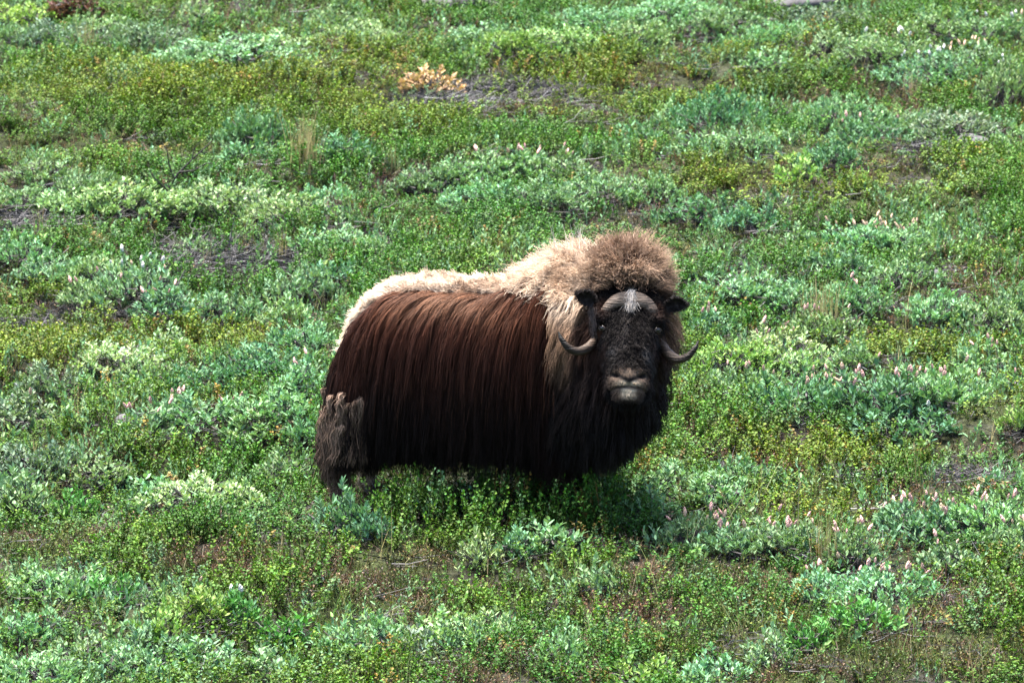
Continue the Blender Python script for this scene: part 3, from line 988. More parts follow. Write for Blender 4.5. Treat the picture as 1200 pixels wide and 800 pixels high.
def catkin_mesh(kind):
    vs, fs_ = [], []; n = 7; m = 7
    for k in range(m):
        t = k/(m-1)
        r = [0.15, 0.8, 1.0, 1.0, 0.9, 0.65, 0.1][k]*(0.0085 if kind < 2 else 0.0095)
        for i in range(n):
            a = 6.2832*(i+0.5*(k % 2))/n
            rr = r*(1.18 if (i+k) % 2 else 0.88)
            vs.append((rr*math.cos(a), rr*math.sin(a), t*(0.044 if kind < 2 else 0.040)))
    for k in range(m-1):
        for i in range(n):
            j = (i+1) % n
            fs_.append((k*n+i, k*n+j, (k+1)*n+j, (k+1)*n+i))
    fs_.append(tuple((m-1)*n+i for i in range(n)))
    return new_mesh('catkin', vs, fs_, CATK[kind], False)
CATM = [catkin_mesh(k) for k in range(3)]

WIL = {}
for size, (W_, H_, ns) in {'s': (0.36, 0.28, 58), 'm': (0.62, 0.32, 145), 'l': (0.92, 0.35, 270)}.items():
    WIL[size] = [(make_willow(W_, H_, ns, 100+i*7+ns), W_, H_) for i in range(4)]

# tones of willow leaves
TONE = {'p': (0.270, 0.370, 0.180), 'g': (0.175, 0.275, 0.135), 'b': (0.108, 0.218, 0.112), 't': (0.175, 0.315, 0.160),
        'y': (0.195, 0.305, 0.085), 'd': (0.145, 0.200, 0.130), 'e': (0.075, 0.205, 0.052)}
TNAME = {'p': 'pale silvery', 'g': 'grey-green', 'b': 'bluish green', 't': 'mint green', 'y': 'yellowish green', 'd': 'dull grey', 'e': 'deep green'}
GROUPS = {}
willow_xy = []
SHRUB_LIST = []
def shrub(px, py, wpx, hpx, tone, cat=None, label=None, dense=1.0):
    """willow whose clump is centred on a photograph pixel; stands where the ground is seen"""
    gy_ = py+hpx*0.30
    x, y, z = px_ground(px, gy_)
    m = (y+30.0)/FPX
    wm, hm = wpx*m*1.22, max(0.20, (hpx-wpx*0.14)*m*1.4)
    size = 's' if wm < 0.45 else ('m' if wm < 0.75 else 'l')
    (mb, mf, tips), W_, H_ = WIL[size][random.randrange(4)]
    sx = np.clip(wm/W_, 0.75, 1.35); sz = np.clip(hm/H_, 0.55, 1.35)
    rz = random.uniform(0, 6.28)
    root = link('willow_shrub', None, loc=(x, y, z-0.02), rot=(0, 0, rz), scl=(sx, sx, sz))
    link('branches', mb, root)
    f = link('foliage', mf, root); f['kind'] = 'stuff'
    c = np.array(TONE[tone])*math.exp(random.gauss(0, 0.09))
    f.color = (c[0]*random.uniform(0.92, 1.08), c[1], c[2]*random.uniform(0.9, 1.1), 1)
    willow_xy.append((x, y, wm*0.5))
    szn = {'s': 'small', 'm': 'middle-sized', 'l': 'broad'}[size]
    if cat:
        kind, num = cat[0], int(cat[1]*1.8)
        order = sorted(tips, key=lambda q: -q[0][2])[:max(num*2, 8)]
        random.shuffle(order)
        for tip, d in order[:num]:
            k = kind if random.random() < 0.8 else 1
            dd = unit(d+rvec(0.28)+np.array([0, 0, 0.6]))
            e = Vector(dd).to_track_quat('Z', 'Y').to_euler()
            s_ = random.uniform(0.55, 1.1)
            link('catkin', CATM[k], root, loc=tip+np.array([0, 0, 0.018]), rot=e, scl=(s_/sx, s_/sx, s_/sz))
    desc = szn+' '+TNAME[tone]+' willow '+{None: 'without catkins', 0: 'with pink catkins', 1: 'with tan catkins', 2: 'with white downy catkins'}[cat[0] if cat else None]
    SHRUB_LIST.append((root, desc, label, x, y))
    return root

random.seed(5)
SHRUBS = [
 # far strip
 (285, 60, 175, 46, 't', None), (235, 72, 90, 34, 't', None), (330, 55, 90, 34, 'p', None), (165, 45, 110, 32, 'd', None), (120, 38, 80, 26, 'g', None), (60, 45, 90, 28, 'd', None), (232, 22, 40, 34, 'p', None),
 (25, 20, 80, 30, 'y', None), (20, 50, 60, 24, 'g', None), (430, 45, 100, 36, 'p', None), (395, 30, 70, 26, 'g', None), (560, 48, 90, 30, 'g', None), (610, 55, 110, 34, 'y', None), (660, 50, 90, 30, 'p', None),
 (700, 28, 120, 30, 't', None), (790, 18, 130, 34, 't', None), (745, 45, 80, 26, 'g', None), (850, 30, 110, 34, 'g', None), (905, 45, 100, 32, 't', None), (965, 25, 110, 32, 'd', None), (985, 55, 80, 28, 'g', None),
 (1040, 60, 110, 36, 'g', (2, 4)), (1100, 85, 120, 44, 't', (2, 6)), (1150, 75, 110, 42, 'g', (1, 6)), (1170, 40, 100, 32, 'g', (2, 4)), (1090, 40, 80, 26, 'g', None), (900, 75, 60, 28, 'g', None),
 # upper middle
 (300, 160, 80, 50, 'b', None), (285, 185, 60, 30, 'b', None), (398, 178, 64, 40, 'b', None), (840, 140, 110, 52, 'b', None), (875, 170, 70, 34, 'g', None), (820, 175, 60, 30, 'g', None),
 (985, 140, 110, 50, 't', None), (1010, 160, 90, 40, 'b', (0, 3)), (1060, 150, 80, 30, 'g', None), (1120, 150, 90, 40, 'd', None), (1180, 110, 70, 50, 'g', (2, 2)), (1190, 175, 60, 36, 'g', None),
 (750, 170, 60, 44, 'b', None), (790, 140, 50, 30, 'g', None), (600, 200, 110, 46, 't', (0, 5)), (545, 205, 90, 40, 't', None), (655, 200, 90, 40, 'g', (0, 3)), (500, 215, 80, 36, 'g', None),
 (700, 225, 80, 36, 'g', None), (760, 225, 80, 36, 'g', None), (570, 235, 90, 30, 't', None), (640, 235, 80, 30, 'g', None), (830, 250, 110, 40, 'b', None), (880, 262, 80, 36, 'b', None), (940, 205, 60, 36, 'y', None), (970, 190, 70, 28, 'b', None),
 # left flank
 (30, 235, 80, 36, 'g', None), (85, 240, 90, 40, 'p', None), (140, 235, 110, 46, 'p', None), (195, 242, 90, 40, 'p', None), (255, 234, 110, 46, 'p', None), (312, 250, 80, 36, 'p', None), (345, 250, 100, 40, 'p', None),
 (385, 235, 70, 34, 't', None), (395, 285, 90, 40, 't', None), (435, 300, 60, 34, 'g', None), (232, 300, 36, 20, 'p', None), (110, 220, 80, 30, 'g', None), (50, 205, 80, 30, 'g', None),
 (20, 300, 80, 40, 't', None), (60, 320, 80, 36, 't', None), (120, 325, 90, 44, 'g', None), (160, 340, 100, 56, 't', (2, 7)), (192, 365, 70, 36, 'b', (0, 4)), (105, 350, 80, 30, 'g', (0, 3)),
 (262, 366, 90, 36, 't', None), (355, 340, 80, 44, 'g', None), (390, 330, 60, 40, 'b', None), (335, 375, 60, 34, 'g', None),
 (135, 425, 110, 46, 'p', None), (195, 410, 60, 36, 'p', None), (180, 440, 90, 36, 'g', None), (240, 450, 100, 40, 'b', None), (310, 430, 110, 44, 'b', None), (350, 400, 80, 40, 't', None), (360, 450, 70, 36, 't', (0, 2)),
 (320, 480, 110, 40, 't', None), (225, 490, 120, 44, 't', (0, 7)), (170, 505, 60, 30, 'g', (0, 3)), (55, 455, 90, 36, 'd', None), (25, 490, 80, 34, 'd', (2, 2)), (300, 510, 80, 34, 'g', None), (355, 510, 50, 36, 't', None),
 # right flank
 (1010, 282, 90, 44, 't', (1, 6)), (1055, 285, 90, 40, 't', (1, 7)), (985, 315, 80, 34, 'b', None), (930, 290, 70, 34, 'g', None), (1060, 330, 90, 34, 'g', None), (870, 345, 100, 36, 't', None), (920, 355, 90, 36, 't', None),
 (835, 385, 60, 40, 'b', (0, 3)), (1000, 355, 80, 36, 't', (0, 2)), (1100, 365, 90, 40, 't', None), (1155, 375, 90, 40, 'g', None), (1190, 360, 50, 30, 'g', None), (960, 390, 80, 30, 'g', (0, 3)),
 (860, 420, 90, 40, 'y', None), (905, 410, 110, 44, 'p', (0, 4)), (940, 430, 90, 36, 'p', None), (870, 455, 90, 40, 'g', (0, 2)), (930, 475, 120, 60, 'b', (1, 5)), (985, 470, 100, 50, 'g', (0, 6)),
 (1045, 470, 130, 66, 'b', (0, 6), 'broad bluish willow thick with pink catkins, downhill from the bleached branches'), (1100, 465, 110, 60, 't', (0, 6)), (1060, 500, 120, 40, 'b', (2, 2)), (1150, 430, 70, 44, 'g', (0, 3)), (1185, 455, 60, 40, 't', (0, 2)),
 (1000, 425, 60, 30, 'g', None), (1195, 500, 40, 30, 'y', None),
 # foreground
 (400, 608, 70, 56, 'b', None, 'upright bluish willow in front of the muskox hind legs'), (432, 622, 50, 40, 'b', None, 'low bluish willow sprig beside the one in front of the hind legs'),
 (650, 638, 80, 34, 't', None, 'mint willow sprig below the birch fringe in front of the muskox'), (610, 648, 40, 26, 't', None), (560, 655, 30, 34, 'p', None), (755, 605, 80, 30, 't', None), (700, 590, 60, 30, 'b', None),
 (790, 570, 100, 44, 't', None), (840, 580, 80, 36, 't', None), (870, 560, 60, 34, 'b', None), (240, 580, 120, 50, 'p', None), (185, 580, 80, 44, 't', None), (285, 595, 70, 36, 'p', None), (120, 560, 80, 40, 'g', None),
 (50, 545, 110, 50, 'd', None), (20, 590, 80, 50, 'g', None), (90, 600, 60, 34, 'e', None), (330, 560, 60, 34, 'g', None),
 (815, 630, 90, 44, 'g', (0, 6)), (870, 640, 100, 44, 't', (0, 5)), (920, 635, 90, 44, 'g', (0, 5)), (1090, 620, 130, 60, 'b', (0, 9), 'leggy grey-green willow with many pink catkins and a dark bare stem'),
 (1160, 615, 110, 56, 't', (0, 7)), (1195, 640, 60, 40, 'g', (0, 3)), (970, 690, 100, 50, 't', (0, 4)), (1040, 695, 110, 50, 't', (0, 7)), (1000, 650, 60, 36, 'g', (0, 4)), (1110, 665, 70, 30, 'g', (0, 2)), (1010, 730, 90, 40, 'e', None),
 (60, 690, 120, 44, 't', None), (120, 700, 80, 36, 'e', None), (30, 740, 100, 50, 't', None), (100, 770, 120, 50, 'g', None), (40, 790, 120, 50, 't', None), (170, 765, 100, 44, 't', None), (235, 775, 90, 40, 't', None),
 (270, 720, 60, 40, 'e', (2, 2)), (230, 715, 70, 40, 'y', (2, 1)), (190, 745, 70, 34, 'y', None), (330, 750, 80, 30, 'e', None), (435, 755, 110, 40, 't', None), (520, 745, 90, 40, 'p', None), (570, 745, 60, 30, 'p', None), (480, 768, 80, 26, 'd', None),
 (660, 768, 55, 34, 't', None), (160, 795, 110, 30, 't', None), (300, 790, 90, 30, 'g', None), (700, 690, 60, 24, 'g', None), (840, 795, 80, 30, 't', None), (900, 780, 70, 30, 'g', None), (760, 800, 80, 30, 'y', None), (950, 760, 60, 24, 'e', None),
]
for e in SHRUBS:
    shrub(*e[:6], label=e[6] if len(e) > 6 else None)

# each willow is told apart by its look and by the landmark it grows closest to
MARKS = [(500, 112, 'the withered orange bush'), (357, 200, 'the upright straw grass tuft'), (250, 306, 'the bare soil hollow'), (205, 218, 'the black forked branch'),
         (390, 595, 'the muskox hind legs'), (690, 612, 'the muskox chest'), (146, 502, 'the small dark stone'), (965, 385, 'the straw tufts uphill'), (965, 440, 'the bleached bare branches'),
         (540, 12, 'the flat pale slab uphill'), (940, 8, 'the flat grey stone uphill'), (1140, 176, 'the pale grey stone'), (990, 575, 'the leaning straw stalk'), (1160, 572, 'the orange dead leaves'),
         (970, 655, 'the straw clump among catkins'), (720, 715, 'the bleached twigs on brown heath'), (25, 390, 'the flat grey dead shrub'), (100, 62, 'the straw wisp near the brown mound'), (460, 205, 'the pale thin grass wisp')]
MXY = [(px_ground(a, b)[:2], c) for a, b, c in MARKS]
SETS = {}
for root, desc, label, x, y in SHRUB_LIST:
    if label:
        tag(root, label, 'shrub', 'willow shrubs across the slope'); continue
    dist, nm = min((math.hypot(x-q[0], y-q[1]), c) for q, c in MXY)
    SETS.setdefault((desc, nm), []).append((dist, root))
ORD = ['closest', 'second closest', 'third closest', 'fourth closest', 'fifth closest', 'sixth closest', 'seventh closest', 'eighth closest', 'ninth closest', 'tenth closest', 'eleventh closest', 'twelfth closest']
for (desc, nm), lst in SETS.items():
    for k_, (dist, root) in enumerate(sorted(lst, key=lambda q: q[0])):
        tag(root, '%s, %s to %s' % (desc, ORD[min(k_, 11)], nm) if len(lst) > 1 else '%s, growing near %s' % (desc, nm), 'shrub', 'willow shrubs across the slope')

# ================================================================== SCATTERED COVER (uncountable)
def instancer(name, pts, rot, scl, var, tint, sources):
    me = bpy.data.meshes.new(name)
    n = len(pts)
    me.vertices.add(n); me.vertices.foreach_set('co', np.asarray(pts, np.float32).ravel())
    a = me.attributes.new('rot', 'FLOAT_VECTOR', 'POINT'); a.data.foreach_set('vector', np.asarray(rot, np.float32).ravel())
    a = me.attributes.new('scl', 'FLOAT_VECTOR', 'POINT'); a.data.foreach_set('vector', np.asarray(scl, np.float32).ravel())
    a = me.attributes.new('var', 'INT', 'POINT'); a.data.foreach_set('value', np.asarray(var, np.int32))
    a = me.attributes.new('tint', 'FLOAT_COLOR', 'POINT')
    c = np.ones((n, 4), np.float32); c[:, :3] = tint; a.data.foreach_set('color', c.ravel())
    o = link(name, me)
    cl = bpy.data.collections.new(name+'_sprigs')
    for i, m in enumerate(sources):
        cl.objects.link(bpy.data.objects.new('%s_sprig_%02d' % (name, i), m))
    ng = bpy.data.node_groups.new(name, 'GeometryNodeTree')
    ng.interface.new_socket('Geometry', in_out='INPUT', socket_type='NodeSocketGeometry')
    ng.interface.new_socket('Geometry', in_out='OUTPUT', socket_type='NodeSocketGeometry')
    gi_ = ng.nodes.new('NodeGroupInput'); go = ng.nodes.new('NodeGroupOutput')
    iop = ng.nodes.new('GeometryNodeInstanceOnPoints'); ci = ng.nodes.new('GeometryNodeCollectionInfo')
    ci.inputs['Collection'].default_value = cl
    ci.inputs['Separate Children'].default_value = True
    ci.inputs['Reset Children'].default_value = True
    def na(nm, typ):
        q = ng.nodes.new('GeometryNodeInputNamedAttribute'); q.data_type = typ
        q.inputs['Name'].default_value = nm
        return next(s for s in q.outputs if s.enabled and s.name == 'Attribute')
    L_ = ng.links
    L_.new(gi_.outputs[0], iop.inputs['Points']); L_.new(ci.outputs[0], iop.inputs['Instance'])
    iop.inputs['Pick Instance'].default_value = True
    L_.new(na('var', 'INT'), iop.inputs['Instance Index'])
    L_.new(na('rot', 'FLOAT_VECTOR'), iop.inputs['Rotation'])
    L_.new(na('scl', 'FLOAT_VECTOR'), iop.inputs['Scale'])
    L_.new(iop.outputs[0], go.inputs[0])
    md_ = o.modifiers.new('scatter', 'NODES'); md_.node_group = ng
    return o

def zone(px, py, lst, soft=0.35, nz=None):
    f = np.zeros_like(px)
    for cx, cy, rx, ry in lst:
        r = np.sqrt(((px-cx)/rx)**2+((py-cy)/ry)**2)
        if nz is not None: r = r+(nz-0.5)*0.9
        f = np.maximum(f, smooth(1+soft, 1-soft, r))
    return f

BARE = [(255, 312, 100, 30), (22, 392, 42, 13), (575, 110, 90, 15), (500, 130, 65, 10), (1125, 175, 55, 13), (815, 172, 30, 8), (30, 262, 50, 12), (540, 8, 30, 7), (940, 4, 40, 8), (885, 322, 50, 8),
        (1095, 325, 30, 8), (960, 432, 40, 8), (1010, 565, 60, 8), (1120, 562, 70, 8), (885, 655, 40, 8), (120, 100, 30, 8), (145, 500, 20, 7), (120, 375, 40, 8)]
HEATH = [(480, 680, 190, 34), (250, 665, 130, 22), (60, 645, 80, 12), (650, 700, 150, 40), (770, 740, 150, 40), (560, 720, 100, 30), (1060, 775, 220, 24), (840, 690, 80, 16), (860, 720, 60, 20), (1090, 345, 110, 14), (1150, 330, 60, 14),
         (590, 790, 140, 16), (400, 700, 80, 20), (1060, 105, 60, 14), (88, 18, 40, 10), (830, 345, 30, 10), (1110, 700, 100, 24), (860, 800, 60, 20), (300, 800, 70, 10)]
YELL = [(330, 100, 180, 40), (130, 110, 150, 30), (700, 110, 180, 40), (850, 90, 120, 40), (470, 130, 120, 40), (130, 370, 110, 24), (60, 420, 110, 30), (290, 400, 90, 20), (960, 540, 140, 30), (1050, 420, 120, 24), (1000, 600, 120, 20), (950, 215, 200, 30), (1190, 480, 60, 40)]
DEEP = [(850, 290, 120, 26), (600, 600, 190, 40), (900, 660, 130, 20), (300, 620, 160, 22), (700, 640, 120, 20), (450, 690, 120, 20), (1090, 520, 150, 14), (600, 260, 140, 14)]
TALL = [(715, 630, 45, 12), (580, 620, 185, 18), (690, 612, 70, 18), (480, 616, 60, 14)]

def candidates(density, seed, ylo=-5.0, yhi=23.0, pad=2.2):
    r = np.random.default_rng(seed)
    n = int(density*(yhi-ylo)*12.4)
    y = r.uniform(ylo, yhi, n); x = r.uniform(-6.2, 6.2, n)
    k = np.abs(x) < (30+y)*0.0866+pad
    x, y = x[k], y[k]
    z = terrain(x, y)
    P = np.stack([x, y, z], 1)
    px, py, dep = project(P)
    nz = fbm(x*2.3+11, y*1.5+4, 77, 3)
    return P, px, py, nz, r

def in_willow(P, fac=0.75):
    m = np.zeros(len(P))
    for x, y, w in willow_xy:
        m = np.maximum(m, 1-smooth(0.6*fac, 1.15*fac, np.hypot(P[:, 0]-x, P[:, 1]-y)/max(w, 0.1)))
    return m

def feet_clear(P):
    """plants trodden down under the animal"""
    s_, w_, _ = bcoords(P)
    return np.exp(-((np.maximum(np.abs(s_-0.5)-0.62, 0)/0.16)**2+(np.maximum(np.abs(w_)-0.20, 0)/0.07)**2))

# --- dwarf birch: mats of small round leaves
def birch_sprig(seed):
    random.seed(seed); F = Geo()
    for k in range(random.randint(4, 6)):
        an = random.uniform(0, 6.28); h = random.uniform(0.09, 0.19); lean = random.uniform(0.1, 0.75)
        b = np.array([random.gauss(0, 0.03), random.gauss(0, 0.03), -0.02])
        top = b+np.array([math.cos(an)*lean*h, math.sin(an)*lean*h, h])
        mid = (b+top)/2+rvec(0.008)
        F.stick([b, mid, top], 0.0022, 0.0009, np.array([0.9, 0.45, 0.5])*0.8, 3)
        nl = int(h*130)
        for i in range(nl):
            t = 0.22+0.78*i/nl
            p = b+(top-b)*t+rvec(0.003)
            a2 = i*2.4+random.uniform(-0.5, 0.5)
            d = unit(np.array([math.cos(a2), math.sin(a2), random.uniform(0.1, 0.9)])+rvec(0.15))
            nr = unit(np.array([0, 0, 1.0])+rvec(0.45))
            l_ = random.uniform(0.011, 0.019)
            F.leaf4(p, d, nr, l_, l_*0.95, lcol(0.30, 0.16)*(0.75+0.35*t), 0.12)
    return F.mesh('birch_sprig', LEAF_INS)
P, px, py, nz, r = candidates(190, 1)
bare = zone(px, py, BARE, 0.3, nz); heath = zone(px, py, HEATH, 0.4, nz)
clumpy = fbm(P[:, 0]*1.6+40, P[:, 1]*1.1, 91, 3)
prob = (1-0.90*bare)*(1-0.68*heath)*(1-0.93*in_willow(P, 1.0))*(1-0.45*in_willow(P, 1.45))*(0.30+0.70*smooth(0.35, 0.52, clumpy))*(1-0.9*feet_clear(P))
prob = np.maximum(prob, 0.95*zone(px, py, TALL, 0.3))
k = r.random(len(P)) < prob
P, px, py, nz, clumpy = P[k], px[k], py[k], nz[k], clumpy[k]
n = len(P)
yel = zone(px, py, YELL, 0.6, nz); deep = zone(px, py, DEEP, 0.6, nz); tall = zone(px, py, TALL, 0.4)
t2 = fbm(P[:, 0]*0.9, P[:, 1]*0.7, 95, 3)
tint = mixc(np.tile((0.048, 0.128, 0.018), (n, 1)), (0.082, 0.145, 0.016), smooth(0.40, 0.68, t2)*0.7)
tint = mixc(tint, (0.112, 0.152, 0.015), yel*0.8)
tint = mixc(tint, (0.034, 0.105, 0.018), deep*0.8)
tint = mixc(tint, (0.080, 0.150, 0.070), (r.random(n) < 0.12)*0.8)
tint = mixc(tint, (0.19, 0.105, 0.030), (r.random(n) < 0.03)*0.7)
tint *= np.exp(r.normal(0, 0.20, n))[:, None]
hh0 = (0.50+0.50*smooth(0.35, 0.65, clumpy))*r.uniform(0.75, 1.25, n)
hh = hh0*(1-tall)+tall*r.uniform(1.25, 2.05, n)
ww = r.uniform(0.8, 1.25, n)
birch = instancer('dwarf_birch', P, np.stack([r.normal(0, 0.15, n), r.normal(0, 0.15, n), r.uniform(0, 6.28, n)], 1), np.stack([ww, ww, hh], 1), r.integers(0, 8, n), tint, [birch_sprig(300+i) for i in range(8)])
tag(birch, 'mat of small-leaved green dwarf birch covering the slope between the willows', 'ground cover', kind='stuff')

# --- low heath: wiry brown and olive sprigs
def heath_sprig(seed):
    random.seed(seed); F = Geo()
    for k in range(9):
        an = random.uniform(0, 6.28); h = random.uniform(0.035, 0.085); ln = random.uniform(0.3, 1.1)
        b = np.array([random.gauss(0, 0.035), random.gauss(0, 0.035), -0.01])
        top = b+np.array([math.cos(an)*ln*h, math.sin(an)*ln*h, h])
        F.stick([b, (b+top)/2+rvec(0.005), top], 0.0018, 0.0009, np.array([0.9, 0.7, 0.7]), 3)
        for i in range(9):
            p = b+(top-b)*(0.2+0.8*i/9)
            d = unit(rvec(1.0)+np.array([0, 0, 0.8]))
            F.leaf4(p, d, unit(rvec()), random.uniform(0.009, 0.016), random.uniform(0.004, 0.007), lcol(0.35, 0.2), 0.1)
    return F.mesh('heath_sprig', LEAF_INS)
P, px, py, nz, r = candidates(190, 2)
heath = zone(px, py, HEATH, 0.4, nz); bare = zone(px, py, BARE, 0.3, nz)
prob = np.clip(0.30+0.70*heath-0.15*bare, 0, 1)*(1-0.8*bare)*(1-0.6*in_willow(P))
k = r.random(len(P)) < prob
P, heath = P[k], heath[k]; n = len(P)
t2 = fbm(P[:, 0]*2.2, P[:, 1]*1.8, 97, 3)
tint = mixc(np.tile((0.080, 0.112, 0.032), (n, 1)), (0.125, 0.082, 0.056), smooth(0.42, 0.60, t2))
tint = mixc(tint, (0.13, 0.10, 0.085), (r.random(n) < 0.18)*0.9)
tint = mixc(tint, (0.10, 0.15, 0.035), (r.random(n) < 0.25)*0.7)
tint *= np.exp(r.normal(0, 0.25, n))[:, None]
sc_ = r.uniform(0.8, 1.5, n)
hth = instancer('heath_cover', P, np.stack([r.normal(0, 0.2, n), r.normal(0, 0.2, n), r.uniform(0, 6.28, n)], 1), np.stack([sc_]*3, 1), r.integers(0, 6, n), tint, [heath_sprig(400+i) for i in range(6)])
tag(hth, 'low brownish olive heath and crowberry sprigs close to the soil', 'ground cover', kind='stuff')

# --- low willow shoots that fill between the shrubs
def willow_sprig(seed):
    random.seed(seed); F = Geo()
    for k in range(random.randint(2, 4)):
        b = np.array([random.gauss(0, 0.04), random.gauss(0, 0.04), -0.01])
        d = unit(np.array([0, 0, 1.0])+rvec(0.3))
        willow_shoot(F, F, b, d, random.uniform(0.08, 0.16), random.randint(6, 10), 0.033)
    return F.mesh('willow_sprig', LEAF_INS)
P, px, py, nz, r = candidates(80, 3)
near_w = in_willow(P, 1.7)
cl2 = fbm(P[:, 0]*0.8+9, P[:, 1]*0.6+5, 99, 3)
heath = zone(px, py, HEATH, 0.4, nz); bare = zone(px, py, BARE, 0.3, nz); deep = zone(px, py, DEEP+YELL, 0.5, nz)
prob = np.clip(0.08+0.40*near_w+0.7*smooth(0.50, 0.64, cl2)-0.3*deep, 0, 1)*(1-0.95*bare)*(1-0.7*heath)*(1-feet_clear(P))*(1-zone(px, py, TALL, 0.3))
k = r.random(len(P)) < prob
P = P[k]; n = len(P)
tint = mixc(np.tile(TONE['g'], (n, 1)), TONE['t'], r.random(n)); tint = mixc(tint, TONE['y'], (r.random(n) < 0.25)*0.8); tint = mixc(tint, TONE['b'], (r.random(n) < 0.25)*0.9)
tint *= np.exp(r.normal(0, 0.15, n))[:, None]
sc_ = r.uniform(0.75, 1.2, n)
wsp = instancer('willow_seedlings', P, np.stack([r.normal(0, 0.2, n), r.normal(0, 0.2, n), r.uniform(0, 6.28, n)], 1), np.stack([sc_]*3, 1), r.integers(0, 8, n), tint, [willow_sprig(500+i) for i in range(8)])
tag(wsp, 'scattered single willow shoots growing through the birch mat', 'ground cover', kind='stuff')

# --- thin grass
def grass_sprig(seed):
    random.seed(seed); F = Geo()
    for k in range(random.randint(5, 9)):
        b = np.array([random.gauss(0, 0.025), random.gauss(0, 0.025), -0.01]); h = random.uniform(0.12, 0.30)
        an = random.uniform(0, 6.28); ln = random.uniform(0.05, 0.4)
        pts = [b+np.array([math.cos(an)*ln*h*t*t, math.sin(an)*ln*h*t*t, h*t]) for t in (0, 0.35, 0.7, 1.0)]
        F.blade(pts, random.uniform(0.0025, 0.0045), lcol(0.25, 0.1))
    return F.mesh('grass_sprig', LEAF_INS)
P, px, py, nz, r = candidates(16, 4)
cl3 = fbm(P[:, 0]*1.1+19, P[:, 1]*0.8+25, 101, 3)
prob = np.clip(0.10+1.2*smooth(0.52, 0.68, cl3), 0, 1)*(1-feet_clear(P))
k = r.random(len(P)) < prob
P = P[k]; n = len(P)
tint = mixc(np.tile((0.16, 0.19, 0.055), (n, 1)), (0.36, 0.29, 0.15), (r.random(n) < 0.55)*r.uniform(0.5, 1, n))
sc_ = r.uniform(0.6, 1.1, n)
grs = instancer('sparse_grass', P, np.stack([r.normal(0, 0.15, n), r.normal(0, 0.15, n), r.uniform(0, 6.28, n)], 1), np.stack([sc_]*3, 1), r.integers(0, 6, n), tint, [grass_sprig(600+i) for i in range(6)])
tag(grs, 'sparse thin grass blades, green and straw coloured, among the shrubs', 'grass', kind='stuff')

# --- grey dead twigs on the bare soil
def twig_sprig(seed):
    random.seed(seed); F = Geo()
    for k in range(9):
        p = np.array([random.gauss(0, 0.06), random.gauss(0, 0.06), random.uniform(0.0, 0.025)])
        an = random.uniform(0, 6.28); ln = random.uniform(0.07, 0.20)
        d = np.array([math.cos(an), math.sin(an), random.uniform(-0.05, 0.35)])
        F.stick([p, p+d*ln*0.5+rvec(0.008), p+d*ln+rvec(0.012)], random.uniform(0.0014, 0.003), 0.001, lcol(0.35, 0.04), 3)
    return F.mesh('twig_sprig', LEAF_INS)
P, px, py, nz, r = candidates(210, 6)
bare = zone(px, py, BARE, 0.5, nz); near_w = in_willow(P, 1.2)
prob = np.clip(0.05+0.9*bare+0.22*near_w, 0, 1)
k = r.random(len(P)) < prob
P = P[k]; n = len(P)
tint = mixc(np.tile((0.14, 0.132, 0.136), (n, 1)), (0.03, 0.026, 0.026), r.random(n))
sc_ = r.uniform(0.8, 1.4, n)
twg = instancer('twig_litter', P, np.stack([np.zeros(n), np.zeros(n), r.uniform(0, 6.28, n)], 1), np.stack([sc_]*3, 1), r.integers(0, 6, n), tint, [twig_sprig(700+i) for i in range(6)])
tag(twg, 'tangle of grey dead twigs lying on the bare soil', 'twigs', kind='stuff')

# ================================================================== SINGLE PLANTS AND STONES
def dead_shrub(seed, W, H, n=14, rad=0.0042):
    random.seed(seed); S = Geo()
    def branch(p, d, ln, r, lev):
        pts = [p]; q = p.copy(); dd = d.copy()
        for i in range(4):
            dd = unit(dd+rvec(0.42)); q = q+dd*ln/4; pts.append(q.copy())
        S.stick(pts, r, r*0.45, lcol(0.15, 0.02), 4)
        if lev > 0:
            for j in range(random.randint(2, 3)):
                branch(pts[random.choice([1, 2, 3, 4])], unit(dd+rvec(0.7)), ln*random.uniform(0.45, 0.7), r*0.55, lev-1)
    for k in range(n):
        an = 6.28*k/n+random.uniform(-0.4, 0.4)
        branch(np.array([random.gauss(0, 0.02), random.gauss(0, 0.02), -0.02]), unit((math.cos(an)*W, math.sin(an)*W, H*random.uniform(0.2, 1.3))), W*0.5*random.uniform(0.4, 1.0), rad, 2)
    return S
DEADG = [dead_shrub(800+i, 0.55, 0.10, 26).mesh('branches', TWIG) for i in range(3)]
DEADK = [dead_shrub(820+i, 0.75, 0.62, 6, 0.007).mesh('branches', TWIGD) for i in range(3)]
random.seed(77)
